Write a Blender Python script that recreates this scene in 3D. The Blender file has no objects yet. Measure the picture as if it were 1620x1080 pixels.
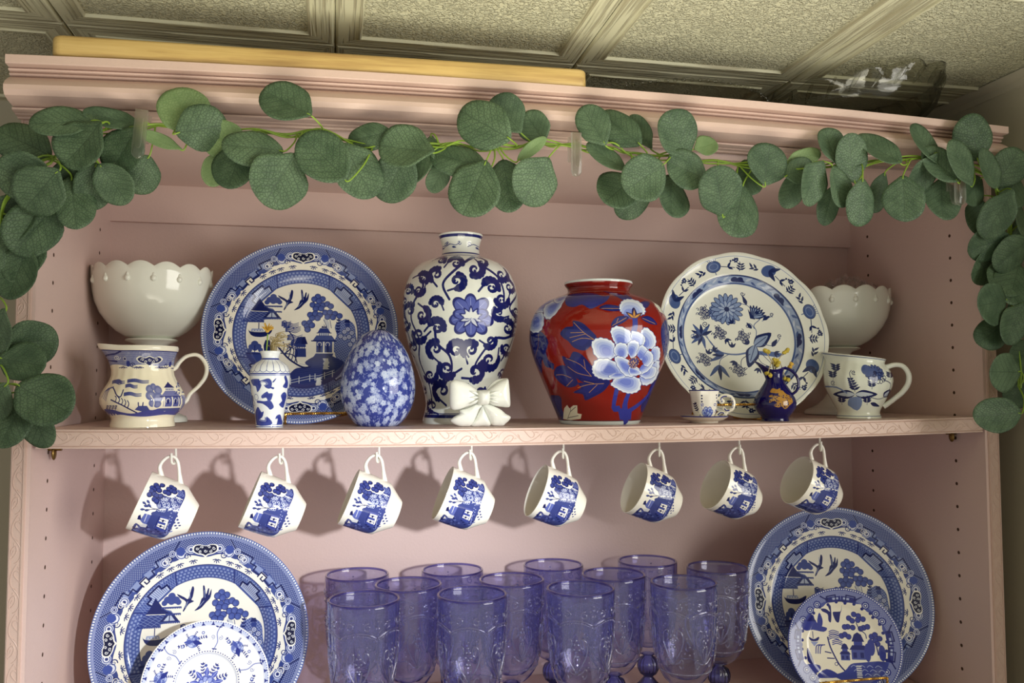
import bpy, math, random
import numpy as np
from mathutils import Vector, Matrix

random.seed(7)
rng = np.random.RandomState(7)
SC = bpy.context.scene
COL = SC.collection
PI = math.pi
Z0 = 1500.0            # height of the upper shelf above the floor, mm

# ------------------------------------------------------------------ camera
CAM = np.array([312.45, -980.70, 44.65])
YAW, PITCH, ROLL, FPX = .2075, .0538, -.0013, 1334.5
def _basis():
    cy, sy, cp, sp = math.cos(YAW), math.sin(YAW), math.cos(PITCH), math.sin(PITCH)
    r = np.array([cy, -sy, 0]); f = np.array([sy*cp, cy*cp, sp]); u = np.cross(r, f)
    a, b = math.cos(ROLL), math.sin(ROLL)
    return a*r+b*u, -b*r+a*u, f
CR, CU, CF = _basis()
def ray(u, v): return CF + CR*(u-810)/FPX + CU*(540-v)/FPX
def atY(u, v, Y): d = ray(u, v); return CAM + d*(Y-CAM[1])/d[1]
def atZ(u, v, Z): d = ray(u, v); return CAM + d*(Z-CAM[2])/d[2]
def pxmm(p): return FPX/float((np.array(p, float)-CAM) @ CF)
def W3(p): return Vector((p[0]/1000, p[1]/1000, (p[2]+Z0)/1000))
cd = bpy.data.cameras.new('camera'); cam = bpy.data.objects.new('camera', cd); COL.objects.link(cam)
cd.sensor_width = 36; cd.lens = FPX/1620*36; cd.clip_start = .02
M = Matrix(((CR[0], CU[0], -CF[0], 0), (CR[1], CU[1], -CF[1], 0), (CR[2], CU[2], -CF[2], 0), (0, 0, 0, 1)))
M.translation = W3(CAM); cam.matrix_world = M; SC.camera = cam

# ------------------------------------------------------------------ light
SC.view_settings.view_transform = 'Standard'; SC.view_settings.look = 'None'
SC.view_settings.exposure = 0.0; SC.view_settings.gamma = 1; SC.view_settings.use_curve_mapping = False
SC.cycles.max_bounces = 26; SC.cycles.transparent_max_bounces = 64; SC.cycles.transmission_bounces = 24; SC.cycles.glossy_bounces = 6; SC.cycles.diffuse_bounces = 5
SC.cycles.caustics_reflective = False; SC.cycles.caustics_refractive = False
wd = bpy.data.worlds.new('room_air'); SC.world = wd; wd.use_nodes = True
wd.node_tree.nodes['Background'].inputs[0].default_value = (1.0, .965, .89, 1)
wd.node_tree.nodes['Background'].inputs[1].default_value = .54
def aim(o, target):
    d = Vector(target) - o.location
    o.rotation_euler = d.to_track_quat('-Z', 'Y').to_euler()
def lamp(name, kind, loc, target, energy, color, **kw):
    l = bpy.data.lights.new(name, kind); l.energy = energy; l.color = color
    for k, v in kw.items(): setattr(l, k, v)
    o = bpy.data.objects.new(name, l); COL.objects.link(o); o.location = W3(loc); aim(o, W3(target)); return o
# bright lamp beside the photographer, a beam that falls on the lower shelf
lamp('hand_lamp', 'SPOT', (600, -860, 25), (240, 299, -440), 44, (.93, .96, 1), spot_size=math.radians(56), spot_blend=.8, shadow_soft_size=.016)
# window of the room, to the right behind the photographer
lamp('window_light', 'AREA', (1750, -1250, 120), (400, 100, 20), 21, (1, .965, .89), shape='RECTANGLE', size=1.0, size_y=.9)
# added unseen fill from below that brightens the ceiling, standing for room bounce
lamp('ceiling_fill', 'AREA', (400, -760, -250), (470, -470, 478), 4.8, (1, .95, .78), shape='DISK', size=.7, spread=math.radians(95))

# ------------------------------------------------------------------ materials
def lin(c):
    r = []
    for x in c[:3]:
        x = x/255.; r.append(x/12.92 if x <= .04045 else ((x+.055)/1.055)**2.4)
    return (*r, 1)
def new_mat(name):
    m = bpy.data.materials.new(name); m.use_nodes = True
    nt = m.node_tree; return m, nt, nt.nodes['Principled BSDF']
def nd(nt, t, **kw):
    n = nt.nodes.new(t)
    for k, v in kw.items():
        if k.startswith('i_'):
            key = k[2:]; key = int(key) if key.isdigit() else key.replace('_', ' ')
            n.inputs[key].default_value = v
        else: setattr(n, k, v)
    return n
def lk(nt, a, b): nt.links.new(a, b)
def tint_noise(nt, b, col, amt, scale, obj=True):
    """slight mottling of the colour"""
    tc = nd(nt, 'ShaderNodeTexCoord'); n = nd(nt, 'ShaderNodeTexNoise', i_Scale=scale, i_Detail=4.)
    lk(nt, tc.outputs['Object'], n.inputs['Vector'])
    mx = nd(nt, 'ShaderNodeMix', data_type='RGBA')
    c = lin(col); mx.inputs[6].default_value = tuple(x*(1-amt) for x in c[:3])+(1,)
    mx.inputs[7].default_value = tuple(min(1, x*(1+amt)) for x in c[:3])+(1,)
    lk(nt, n.outputs['Fac'], mx.inputs[0]); lk(nt, mx.outputs[2], b.inputs['Base Color'])
    return tc
def mat(name, col, rough=.5, spec=.5, metal=0., amt=.05, scale=30., bump=0., bscale=200., coat=0.):
    m, nt, b = new_mat(name)
    b.inputs['Roughness'].default_value = rough; b.inputs['Metallic'].default_value = metal
    b.inputs['Specular IOR Level'].default_value = spec; b.inputs['Coat Weight'].default_value = coat
    tc = tint_noise(nt, b, col, amt, scale)
    if bump:
        n = nd(nt, 'ShaderNodeTexNoise', i_Scale=bscale, i_Detail=3.); lk(nt, tc.outputs['Object'], n.inputs['Vector'])
        bp = nd(nt, 'ShaderNodeBump', i_Strength=bump, i_Distance=.001); lk(nt, n.outputs['Fac'], bp.inputs['Height'])
        lk(nt, bp.outputs[0], b.inputs['Normal'])
    return m
PINK = mat('pink_paint', (199, 173, 161), .42, .4, amt=.04, scale=9, bump=.25, bscale=260)
PINKIN = mat('pink_paint_inside', (208, 183, 176), .5, .35, amt=.04, scale=6, bump=.25, bscale=260)
HOLE = mat('bare_hole', (70, 48, 35), .8, .2)
WALLM = mat('grey_beige_wall', (176, 170, 150), .7, .3, amt=.05, scale=4, bump=.3, bscale=120)
FLOORM = mat('floor_boards', (150, 125, 100), .5, .4, amt=.15, scale=5)
CREAM = mat('cream_glaze', (234, 230, 214), .1, .5, amt=.015, scale=20)
WHITE = mat('white_glaze', (232, 234, 226), .08, .5, amt=.015, scale=20)
MILK = mat('milk_glass', (226, 228, 216), .1, .5, amt=.015, scale=12)
BONE = mat('cup_glaze', (236, 233, 222), .08, .5, amt=.015, scale=20)
COBALT = mat('cobalt_glaze', (14, 9, 84), .06, .6, amt=.15, scale=12)
GOLD = mat('gold_wire', (214, 172, 90), .25, .5, metal=1., amt=.1, scale=60)
BRASS = mat('brass_pin', (130, 105, 60), .35, .5, metal=1., amt=.1)
PLAST = mat('white_hook_plastic', (225, 224, 212), .35, .5, amt=.02)
STEM = mat('green_stem', (120, 150, 50), .5, .4, amt=.25, scale=40)
DRY = mat('dried_stalk', (176, 160, 118), .8, .2, amt=.25, scale=80)
YEL = mat('dried_yellow_flower', (190, 170, 70), .8, .2, amt=.3, scale=150, bump=.5, bscale=800)
ORA = mat('ochre_flower', (205, 165, 70), .8, .2, amt=.25, scale=150)

# ------------------------------------------------------------------ mesh helpers (all in mm)
class G:
    def __init__(s): s.v, s.f, s.m, s.uv = [], [], [], []
    def add(s, vs, fs, mi=0, uv=None):
        b = len(s.v); s.v += [tuple(map(float, p)) for p in vs]
        s.uv += [tuple(p) for p in uv] if uv is not None else [(0., 0.)]*len(vs)
        for k, f in enumerate(fs):
            s.f.append(tuple(i+b for i in f)); s.m.append(mi[k] if isinstance(mi, (list, tuple)) else mi)
        return s
    def box(s, x0, x1, y0, y1, z0, z1, mi=0, bev=0):
        if bev:
            for ax in range(1):
                pts = [(x0+bev, y0), (x1-bev, y0), (x1, y0+bev), (x1, y1-bev), (x1-bev, y1), (x0+bev, y1), (x0, y1-bev), (x0, y0+bev)]
                cx, cy = (x0+x1)/2, (y0+y1)/2
                ins = [(cx+(px-cx)*(1-2*bev/(x1-x0)), cy+(py-cy)*(1-2*bev/(y1-y0))) for px, py in pts]
                L = [[(*p, z0) for p in ins], [(*p, z0+bev) for p in pts], [(*p, z1-bev) for p in pts], [(*p, z1) for p in ins]]
                return s.loft(L, mi, cap=True)
        v = [(x, y, z) for z in (z0, z1) for x, y in ((x0, y0), (x1, y0), (x1, y1), (x0, y1))]
        return s.add(v, [(3, 2, 1, 0), (4, 5, 6, 7), (0, 1, 5, 4), (1, 2, 6, 5), (2, 3, 7, 6), (3, 0, 4, 7)], mi)
    def loft(s, rings, mi=0, cap=False, closed=True):
        n = len(rings[0]); v = [p for r in rings for p in r]; f = []
        for i in range(len(rings)-1):
            for j in range(n if closed else n-1):
                a, b = i*n+j, i*n+(j+1) % n; f.append((a, b, b+n, a+n))
        if cap: f.append(tuple(range(n-1, -1, -1))); f.append(tuple((len(rings)-1)*n+k for k in range(n)))
        return s.add(v, f, mi)
    def tube(s, path, r, sides=8, mi=0, cap=True, flat=1.):
        P = [np.array(p, float) for p in path]; n = len(P)
        R = list(r) if hasattr(r, '__len__') else [r]*n
        T = [P[min(i+1, n-1)]-P[max(i-1, 0)] for i in range(n)]; T = [t/(np.linalg.norm(t)+1e-9) for t in T]
        a = np.array([0, 0, 1.]) if abs(T[0][2]) < .9 else np.array([1., 0, 0]); N = np.cross(T[0], a); N /= np.linalg.norm(N)
        rings = []
        for i in range(n):
            N = N-T[i]*(N@T[i]); N /= np.linalg.norm(N)+1e-9; B = np.cross(T[i], N)
            rings.append([tuple(P[i]+R[i]*(math.cos(2*PI*k/sides)*N+flat*math.sin(2*PI*k/sides)*B)) for k in range(sides)])
        return s.loft(rings, mi, cap)
    def lathe(s, prof, segs=96, mi=0, phi=-PI/2, z_uv=None, mod=None):
        """prof: (r, z) or (r, z, mi).  The uv's u runs round from the back; u=.5 faces phi."""
        vs, uv, fs, ms = [], [], [], []
        h = z_uv or (min(p[1] for p in prof), max(p[1] for p in prof))
        for p in prof:
            for k in range(segs+1):
                t = k/segs; a = phi + (t-.5)*2*PI; r, z = p[0], p[1]
                if mod: r, z = mod(r, z, a, p)
                vs.append((r*math.cos(a), r*math.sin(a), z)); uv.append((t, (p[1]-h[0])/(h[1]-h[0])))
        n = segs+1
        for i in range(len(prof)-1):
            for k in range(segs):
                a = i*n+k; fs.append((a, a+1, a+1+n, a+n)); ms.append(prof[i][2] if len(prof[i]) > 2 else mi)
        return s.add(vs, fs, ms, uv)
    def ell(s, c, r, mi=0, seg=10, rings=6, rot=None):
        r = r if hasattr(r, '__len__') else (r, r, r); vs = []; c = np.array(c, float)
        for i in range(rings+1):
            t = PI*i/rings
            for k in range(seg):
                a = 2*PI*k/seg; p = np.array([r[0]*math.sin(t)*math.cos(a), r[1]*math.sin(t)*math.sin(a), r[2]*math.cos(t)])
                if rot is not None: p = rot @ p
                vs.append(c+p)
        fs = [(i*seg+k, (i+1)*seg+k, (i+1)*seg+(k+1) % seg, i*seg+(k+1) % seg) for i in range(rings) for k in range(seg)]
        return s.add(vs, fs, mi)
    def puff(s, pts, t, back=None, c=None, y0=0., mi=0, power=.5, rings=7):
        """rounded pad on a star-shaped outline in x,z; bulges to -y by t"""
        pts = np.array(pts, float); c = pts.mean(0) if c is None else np.array(c, float); R = []
        back = t*.5 if back is None else back
        ks = [1-(i/rings)**1.6 for i in range(rings)]+[.001]
        for k in reversed(ks): R.append([(*(c+(p-c)*k)[:1], y0+back*(1-k**4)**.5, (c+(p-c)*k)[1]) for p in pts])
        for k in ks[1:]: R.append([((c+(p-c)*k)[0], y0-t*(1-k**2.4)**power, (c+(p-c)*k)[1]) for p in pts])
        return s.loft(R, mi)
    def mesh(s, name, mats, smooth=True, sharp=42):
        me = bpy.data.meshes.new(name)
        v = (np.array(s.v)*.001).tolist(); me.from_pydata(v, [], s.f)
        for m in (mats if isinstance(mats, (list, tuple)) else [mats]): me.materials.append(m)
        me.polygons.foreach_set('material_index', s.m)
        uvl = me.uv_layers.new(name='uv'); li = np.empty(len(me.loops), 'i'); me.loops.foreach_get('vertex_index', li)
        uvl.data.foreach_set('uv', np.array(s.uv, 'f')[li].ravel())
        if smooth:
            me.polygons.foreach_set('use_smooth', [True]*len(s.f))
            if sharp: me.set_sharp_from_angle(angle=math.radians(sharp))
        me.validate(); me.update(); return me
    def build(s, name, mats, parent=None, loc=None, rot=None, smooth=True, sharp=42, **props):
        return place(name, s.mesh(name, mats, smooth, sharp), parent, loc, rot, **props)
def place(name, data, parent=None, loc=None, rot=None, **props):
    o = bpy.data.objects.new(name, data); COL.objects.link(o)
    if parent is not None:
        o.parent = parent
        if loc is not None: o.location = Vector(loc)*.001
    elif loc is not None: o.location = W3(loc)
    else: o.location = (0, 0, Z0/1000)
    if rot is not None: o.rotation_euler = rot
    for k, v in props.items(): o[k] = v
    return o
def thing(name, label, cat, loc, rot=None, group=None):
    o = place(name, None, None, loc, rot); o.empty_display_size = .02
    o['label'] = label; o['category'] = cat
    if group: o['group'] = group
    return o
def smooth_path(pts, n=6, closed=False):
    P = [np.array(p, float) for p in pts]; m = len(P); out = []
    rngi = range(m if closed else m-1)
    for i in rngi:
        if closed: a, b, c, d = P[(i-1) % m], P[i], P[(i+1) % m], P[(i+2) % m]
        else: a, b, c, d = P[max(i-1, 0)], P[i], P[i+1], P[min(i+2, m-1)]
        for k in range(n):
            t = k/n; out.append(.5*((2*b)+(-a+c)*t+(2*a-5*b+4*c-d)*t*t+(-a+3*b-3*c+d)*t**3))
    if not closed: out.append(P[-1])
    return out
def twist_wire(g, path, r, pitch=5., mi=0):
    P = smooth_path(path, 8); L = [0]
    for i in range(1, len(P)): L.append(L[-1]+np.linalg.norm(P[i]-P[i-1]))
    n = max(4, int(L[-1]/pitch*8)); q = [np.array([np.interp(L[-1]*i/n, L, [p[k] for p in P]) for k in range(3)]) for i in range(n+1)]
    for s in (0, PI):
        out = []
        for i in range(n+1):
            T = q[min(i+1, n)]-q[max(i-1, 0)]; T = T/np.linalg.norm(T); A = np.cross(T, [0.3, .8, .52]); A /= np.linalg.norm(A); B = np.cross(T, A)
            a = s+2*PI*i/8; out.append(q[i]+r*.55*(math.cos(a)*A+math.sin(a)*B))
        g.tube(out, r*.6, 6, mi)
def zs(X):               # the upper shelf sags a little
    x = X/1166.2; return 3.5*x-24.8*x*(1-x)
# ------------------------------------------------------------------ flat print: patterns drawn by code on a grid
def C3(c): return np.array(c, float)/255.
class Cv:
    def __init__(s, w, h, bg, f=None):
        s.w, s.h = int(w), int(h); s.a = np.empty((s.h, s.w, 3)); s.a[:] = C3(bg); s.f = f or (lambda x, y: (x, y)); s.k = 1.
    def T(s, pts): return np.array([s.f(*p) for p in pts], float)
    def _box(s, x0, y0, x1, y1):
        x0, y0, x1, y1 = int(max(0, math.floor(x0)-1)), int(max(0, math.floor(y0)-1)), int(min(s.w, math.ceil(x1)+2)), int(min(s.h, math.ceil(y1)+2))
        if x1 <= x0 or y1 <= y0: return None
        Y, X = np.mgrid[y0:y1, x0:x1]; return x0, y0, x1, y1, X+.5, Y+.5
    def _put(s, b, m, col, a):
        x0, y0, x1, y1 = b[:4]; m = (m*a)[..., None]; t = s.a[y0:y1, x0:x1]; t += (C3(col)-t)*m
    def poly(s, pts, col, a=1., sm=0, raw=False):
        if sm: pts = [tuple(p) for p in smooth_path(pts, sm, True)]
        P = np.array(pts, float) if raw else s.T(pts)
        b = s._box(*P.min(0), *P.max(0))
        if b is None: return
        X, Y = b[4], b[5]; acc = np.zeros(X.shape)
        for dy in (-.25, .25):
            for dx in (-.25, .25):
                ins = np.zeros(X.shape, bool); xs, ys = X+dx, Y+dy
                for i in range(len(P)):
                    (xa, ya), (xb, yb) = P[i], P[i-1]
                    if ya == yb: continue
                    c = ((ya > ys) != (yb > ys)) & (xs < (xb-xa)*(ys-ya)/(yb-ya)+xa); ins ^= c
                acc += ins*.25
        s._put(b, acc, col, a)
    def line(s, pts, w, col, a=1., sm=0, w2=None, raw=False):
        """stroke; w in drawing units, tapering to w2"""
        if sm: pts = [tuple(p) for p in smooth_path(pts, sm)]
        P = np.array(pts, float) if raw else s.T(pts); n = len(P); k = 1. if raw else s.k
        w2 = w if w2 is None else w2; mw = max(w, w2)*k/2
        b = s._box(*(P.min(0)-mw-1), *(P.max(0)+mw+1))
        if b is None: return
        X, Y = b[4], b[5]; m = np.zeros(X.shape)
        for i in range(n-1):
            A, B = P[i], P[i+1]; r = (w+(w2-w)*(i+.5)/(n-1))*k/2
            i0, i1 = int(max(0, min(A[0], B[0])-r-2-b[0])), int(max(0, max(A[0], B[0])+r+3-b[0]))
            j0, j1 = int(max(0, min(A[1], B[1])-r-2-b[1])), int(max(0, max(A[1], B[1])+r+3-b[1]))
            x, y = X[j0:j1, i0:i1], Y[j0:j1, i0:i1]
            if x.size == 0: continue
            d = B-A; L = d@d+1e-9; t = np.clip(((x-A[0])*d[0]+(y-A[1])*d[1])/L, 0, 1)
            D = np.hypot(x-A[0]-t*d[0], y-A[1]-t*d[1]); m[j0:j1, i0:i1] = np.maximum(m[j0:j1, i0:i1], np.clip(r-D+.5, 0, 1))
        s._put(b, m, col, a)
    def disc(s, x, y, r, col, a=1., ry=None, ang=0., ring=None):
        c = s.f(x, y); r = r*s.k; ry = r if ry is None else ry*s.k; R = max(r, ry)
        b = s._box(c[0]-R, c[1]-R, c[0]+R, c[1]+R)
        if b is None: return
        X, Y = b[4]-c[0], b[5]-c[1]; ca, sa = math.cos(ang), math.sin(ang)
        u, v = X*ca+Y*sa, -X*sa+Y*ca; q = np.sqrt((u/max(r, .01))**2+(v/max(ry, .01))**2); d = (1-q)*min(r, ry)
        m = np.clip(d+.5, 0, 1)
        if ring: m = m*np.clip(ring*s.k-d+.5, 0, 1)
        s._put(b, m, col, a)
    def dots(s, pts, w, n, col, **kw):
        P = smooth_path(pts, 8) if len(pts) > 2 else [np.array(p, float) for p in pts]
        L = [0]
        for i in range(1, len(P)): L.append(L[-1]+np.linalg.norm(P[i]-P[i-1]))
        for i in range(n):
            t = L[-1]*i/max(1, n-1); s.disc(np.interp(t, L, [p[0] for p in P]), np.interp(t, L, [p[1] for p in P]), w, col, **kw)
    def leaf(s, x, y, L, w, ang, col, a=1., vein=None):
        ca, sa = math.cos(ang), math.sin(ang); o = [(0, 0), (.3, .5), (.6, .42), (1, 0), (.6, -.42), (.3, -.5)]
        s.poly([(x+L*p*ca-w*q*sa, y+L*p*sa+w*q*ca) for p, q in o], col, a, sm=3)
        if vein: s.line([(x, y), (x+L*.85*ca, y+L*.85*sa)], max(.6/s.k, w*.08), vein)
    def sprig(s, x, y, L, ang, col, n=4, w=1.2, lw=.22, curl=.3):
        """stem with paired small leaves"""
        pts = []; a = ang
        for i in range(n+1):
            pts.append((x, y)); x += L/n*math.cos(a); y += L/n*math.sin(a); a += curl/n
        s.line(pts, w, col, w2=w*.5)
        for i, p in enumerate(pts[1:]):
            for sg in (-1, 1): s.leaf(p[0], p[1], L*lw, L*lw*.45, ang+curl*i/n+sg*.9, col)
        s.leaf(*pts[-1], L*lw, L*lw*.45, a, col)
    def flower(s, x, y, r, col, pet=6, inner=None, edge=None, a0=0.):
        for i in range(pet):
            t = a0+2*PI*i/pet; cx, cy = x+r*.58*math.cos(t), y+r*.58*math.sin(t)
            if edge: s.disc(cx, cy, r*.5, edge, ry=r*.38, ang=t)
            s.disc(cx, cy, r*(.42 if edge else .46), col, ry=r*(.3 if edge else .33), ang=t)
        s.disc(x, y, r*.3, inner or col)
    def spiral(s, x, y, r, a0, turns, w, col, w2=None, flip=1):
        n = int(14*turns); s.line([(x+r*(1-i/n*.85)*math.cos(a0+flip*2*PI*turns*i/n), y+r*(1-i/n*.85)*math.sin(a0+flip*2*PI*turns*i/n)) for i in range(n+1)], w, col, w2=w2)
    def image(s, name):
        im = bpy.data.images.new(name, s.w, s.h); a = np.ones((s.h, s.w, 4), 'f'); a[..., :3] = np.clip(s.a[::-1], 0, 1)
        im.pixels.foreach_set(a.ravel()); im.update(); im.pack(); return im
def print_mat(name, cv, rough=.1, spec=.5, coat=0.):
    m, nt, b = new_mat(name); t = nd(nt, 'ShaderNodeTexImage', image=cv.image(name), interpolation='Linear', extension='EXTEND')
    uv = nd(nt, 'ShaderNodeUVMap', uv_map='uv'); lk(nt, uv.outputs[0], t.inputs[0])
    no = nd(nt, 'ShaderNodeTexNoise', i_Scale=60., i_Detail=3.); tc = nd(nt, 'ShaderNodeTexCoord'); lk(nt, tc.outputs['Object'], no.inputs['Vector'])
    mx = nd(nt, 'ShaderNodeMix', data_type='RGBA', blend_type='MULTIPLY'); mx.inputs[0].default_value = .06
    lk(nt, t.outputs[0], mx.inputs[6]); lk(nt, no.outputs['Fac'], mx.inputs[7]); lk(nt, mx.outputs[2], b.inputs['Base Color'])
    b.inputs['Roughness'].default_value = rough; b.inputs['Specular IOR Level'].default_value = spec; b.inputs['Coat Weight'].default_value = coat
    return m
INK, NAVY, MID, PALE, CRM = (38, 50, 112), (20, 26, 80), (66, 82, 144), (150, 164, 200), (236, 233, 220)

def lattice(cv, mask, cell, ink, bg, R, rot=0.):
    """fine crossed lines in polar cells"""
    Y, X = np.mgrid[0:cv.h, 0:cv.w]; x = (X+.5-cv.w/2)/(cv.w/2); y = (Y+.5-cv.h/2)/(cv.h/2)
    r = np.hypot(x, y); a = np.arctan2(y, x); n = round(2*PI*R/cell)
    u, v = a*n/(2*PI)*2*PI, r/cell*2*PI
    q = np.cos((u+v)/2.)*np.cos((u-v)/2.)
    m = (np.clip(np.abs(q)*2.6-.9, 0, 1))*mask(r, a, x, y); cv.a += (C3(bg)-cv.a)*m[..., None]

def willow_plate():
    N = 1200; cv = Cv(N, N, CRM); k = N/2/496.; cv.k = k
    cv.f = lambda x, y: ((x-522)*k+N/2, (y-530)*k+N/2)
    Y, X = np.mgrid[0:N, 0:N]; x = (X+.5-N/2)/(N/2); y = (Y+.5-N/2)/(N/2); r = np.hypot(x, y); a = np.arctan2(y, x)
    def band(m, col, al=1.): cv.a[:] = cv.a+(C3(col)-cv.a)*(np.clip(m, 0, 1)*al)[..., None]
    ss = lambda e, v: np.clip((v-e)*N/2+.5, 0, 1)
    edge = .80-.028*np.abs(np.cos(a*4))**.5-.016*np.cos(a*16)
    band(ss(edge, r)*ss(-1.2, -r), (52, 66, 128))
    lattice(cv, lambda r, a, x, y: ss(.82, r)*ss(-.945, -r)*.62, .0235, INK, (206, 212, 224), .9)
    band(ss(.945, r)*ss(-.972, -r), (70, 86, 148)); lattice(cv, lambda r, a, x, y: ss(.947, r)*ss(-.97, -r), .0125, INK, (206, 212, 228), .95)
    band(ss(.972, r), (92, 110, 165)); n = 240
    band(ss(.974, r)*ss(-.992, -r)*(np.cos(a*n) > -.1), (228, 230, 232))
    # key frets at the four corners
    def polar(a0, r0):
        def g(t, n_):  # t tangential, n_ outward, in drawing units
            rr = r0+n_; aa = a0+t/r0; return 522+rr*math.cos(aa), 530+rr*math.sin(aa)
        return g
    for q in range(4):
        g = polar(-PI/4+q*PI/2, 424); P = lambda L: [g(*p) for p in L]
        for m in (-1, 1):
            cv.poly(P([(m*14, -52), (m*150, -46), (m*150, -6), (m*14, -8)]), (60, 76, 140)); cv.poly(P([(m*20, -40), (m*70, -38), (m*70, -14), (m*20, -14)]), PALE, .8)
            cv.poly(P([(m*82, -30), (m*140, -30), (m*140, -6), (m*82, -6)]), PALE, .8)
            cv.line(P([(m*16, -46), (m*60, -48), (m*60, -24), (m*96, -26), (m*96, 2), (m*170, 4), (m*170, -22), (m*130, -22), (m*130, -10)]), 6, NAVY)
            cv.line(P([(m*170, -10), (m*225, 44)]), 4.5, NAVY)
        cv.poly(P([(-20, -60), (20, -60), (20, -26), (-20, -26)]), CRM); cv.line(P([(-20, -56), (-20, -30), (20, -30), (20, -56), (0, -56), (0, -42)]), 6, NAVY)
    for q in range(4):           # cartouches with flowers beside them
        g = polar(q*PI/2, 412)
        for m in (-1, 1):
            for t, nn, rr in ((66, 6, 20), (112, -4, 26), (150, 10, 15), (196, -14, 21)):
                cv.disc(*g(m*t, nn), rr, (214, 218, 228)); cv.disc(*g(m*t, nn), rr-3, MID, ring=4); cv.disc(*g(m*t, nn), rr*.35, INK)
            cv.disc(*g(m*112, 8), 20, (58, 76, 150)); cv.spiral(*g(m*90, -22), 16, 0, 1.3, 5, INK, 2, flip=m); cv.spiral(*g(m*176, -10), 18, 1, 1.6, 3.5, CRM, 2, flip=-m)
            for t in (62, 134, 184, 246): 
                c = g(m*t, -44); cv.disc(*c, 9, CRM)
                for h in range(5):
                    an = math.atan2(530-c[1], 522-c[0])+(h-2)*.62; cv.line([(c[0]+5*math.cos(an), c[1]+5*math.sin(an)), (c[0]+19*math.cos(an), c[1]+19*math.sin(an))], 4.2, INK)
        out = [g(*p) for p in ((-60, -2), (-52, 22), (-25, 24), (0, 17), (25, 24), (52, 22), (60, -2), (40, -20), (14, -28), (0, -38), (-14, -28), (-40, -20))]
        cv.poly(out, (236, 234, 226), sm=4); ins = [g(t*.88, n_*.84) for t, n_ in ((-60, -2), (-52, 22), (-25, 24), (0, 17), (25, 24), (52, 22), (60, -2), (40, -20), (14, -26), (0, -34), (-14, -26), (-40, -20))]
        cv.poly(ins, (14, 18, 56), sm=4)
        for t, nn in ((-38, 6), (-16, 10), (0, -8), (16, 10), (38, 6), (-24, -10), (24, -10)): cv.spiral(*g(t, nn), 8, t, 1.1, 3, (226, 228, 230))
    # inner honeycomb band
    rb = np.hypot(x-.004, y-.012)
    band(ss(.572, rb)*ss(-.70, -rb), (70, 86, 148)); n2 = 104
    hx = np.zeros_like(r)
    for j, rr in enumerate((.592, .618, .644, .670)):
        hx = np.maximum(hx, np.exp(-((rb-rr)/.0088)**4)*(np.cos(a*n2+(j % 2)*PI) > -.15))
    band(hx, (146, 160, 200), .85)
    band(ss(.572, rb)*ss(-.583, -rb), (50, 64, 128)); band(ss(.578, rb)*ss(-.5795, -rb), PALE); band(ss(.691, rb)*ss(-.70, -rb), (40, 50, 112))
    for q in range(4):
        g = polar(-PI/4+q*PI/2, 315); P = lambda L: [(p[0]+2, p[1]+6) for p in (g(*t) for t in L)]
        cv.poly(P([(-95, -29), (95, -29), (118, 29), (-118, 29)]), (62, 78, 142)); 
        for i in range(-9, 10): cv.line(P([(i*11-10, -26), (i*11+12, 26)]), 2, PALE, .7); cv.line(P([(i*11+12, -26), (i*11-10, 26)]), 2, PALE, .7)
        cv.poly(P([(-58, -28), (-58, -6), (-30, -6), (-30, 14), (30, 14), (30, -6), (58, -6), (58, -28)]), (170, 180, 206))
        for i in range(-5, 6): cv.line(P([(i*9, -26), (i*9, 12 if abs(i*9) < 30 else -8)]), 2.5, (70, 86, 150))
        cv.line(P([(-60, -28), (-60, -4), (-32, -4), (-32, 16), (32, 16), (32, -4), (60, -4), (60, -28)]), 7, NAVY)
        for m in (-1, 1): cv.line(P([(m*96, -29), (m*120, 29)]), 5, (40, 50, 112))
    # ---- the scene
    ink, dk = (48, 62, 128), (26, 34, 94)
    def hatch(pts, n, ang, col, w=2.2, al=.8):
        A = np.array(pts); c = A.mean(0); R = np.abs(A-c).max()*1.2; keep = cv.a.copy(); 
        d = np.array([math.cos(ang), math.sin(ang)]); q = np.array([-d[1], d[0]])
        m = Cv(1, 1, (0, 0, 0)); m.w, m.h, m.k, m.f = cv.w, cv.h, cv.k, cv.f; m.a = np.zeros_like(cv.a); m.poly(pts, (255, 255, 255))
        for i in range(n):
            o = c+q*R*(2*i/(n-1)-1); cv.line([tuple(o-d*R), tuple(o+d*R)], w, col, al)
        cv.a[:] = keep+(cv.a-keep)*m.a
    isl = [(222, 470), (240, 436), (250, 400), (278, 384), (300, 336), (322, 378), (348, 392), (372, 398), (412, 448), (330, 458), (326, 470)]
    cv.poly(isl, ink); hatch(isl, 22, .5, PALE, 1.6); hatch(isl, 14, -.6, PALE, 1.4)
    cv.poly([(270, 398), (300, 338), (344, 398)], dk); cv.poly([(258, 412), (270, 396), (350, 398), (372, 414)], dk); cv.line([(262, 412), (372, 414)], 3, CRM)
    cv.poly([(322, 448), (356, 408), (376, 406), (412, 448)], dk); cv.poly([(340, 444), (360, 420), (374, 420), (392, 444)], (180, 190, 212)); cv.line([(366, 412), (366, 446)], 4, dk)
    for b_, c_, d_ in ((383, 330, 416), (413, 350, 414), (450, 330, 412), (468, 226, 326)): cv.line([(c_, b_), (d_, b_)], 6, ink); cv.dots([(c_, b_+4), (d_, b_+4)], 3, int((d_-c_)/7), ink)
    for p in ((372, 332, 17), (352, 348, 16), (392, 350, 17), (372, 354, 17), (340, 362, 13), (404, 360, 13)): cv.disc(*p, (58, 72, 138))
    cv.poly([(395, 322), (428, 338), (448, 346), (462, 292), (472, 300), (468, 336), (462, 352), (474, 360), (450, 372), (430, 404), (426, 398), (438, 362), (408, 340)], dk, sm=3)
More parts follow.
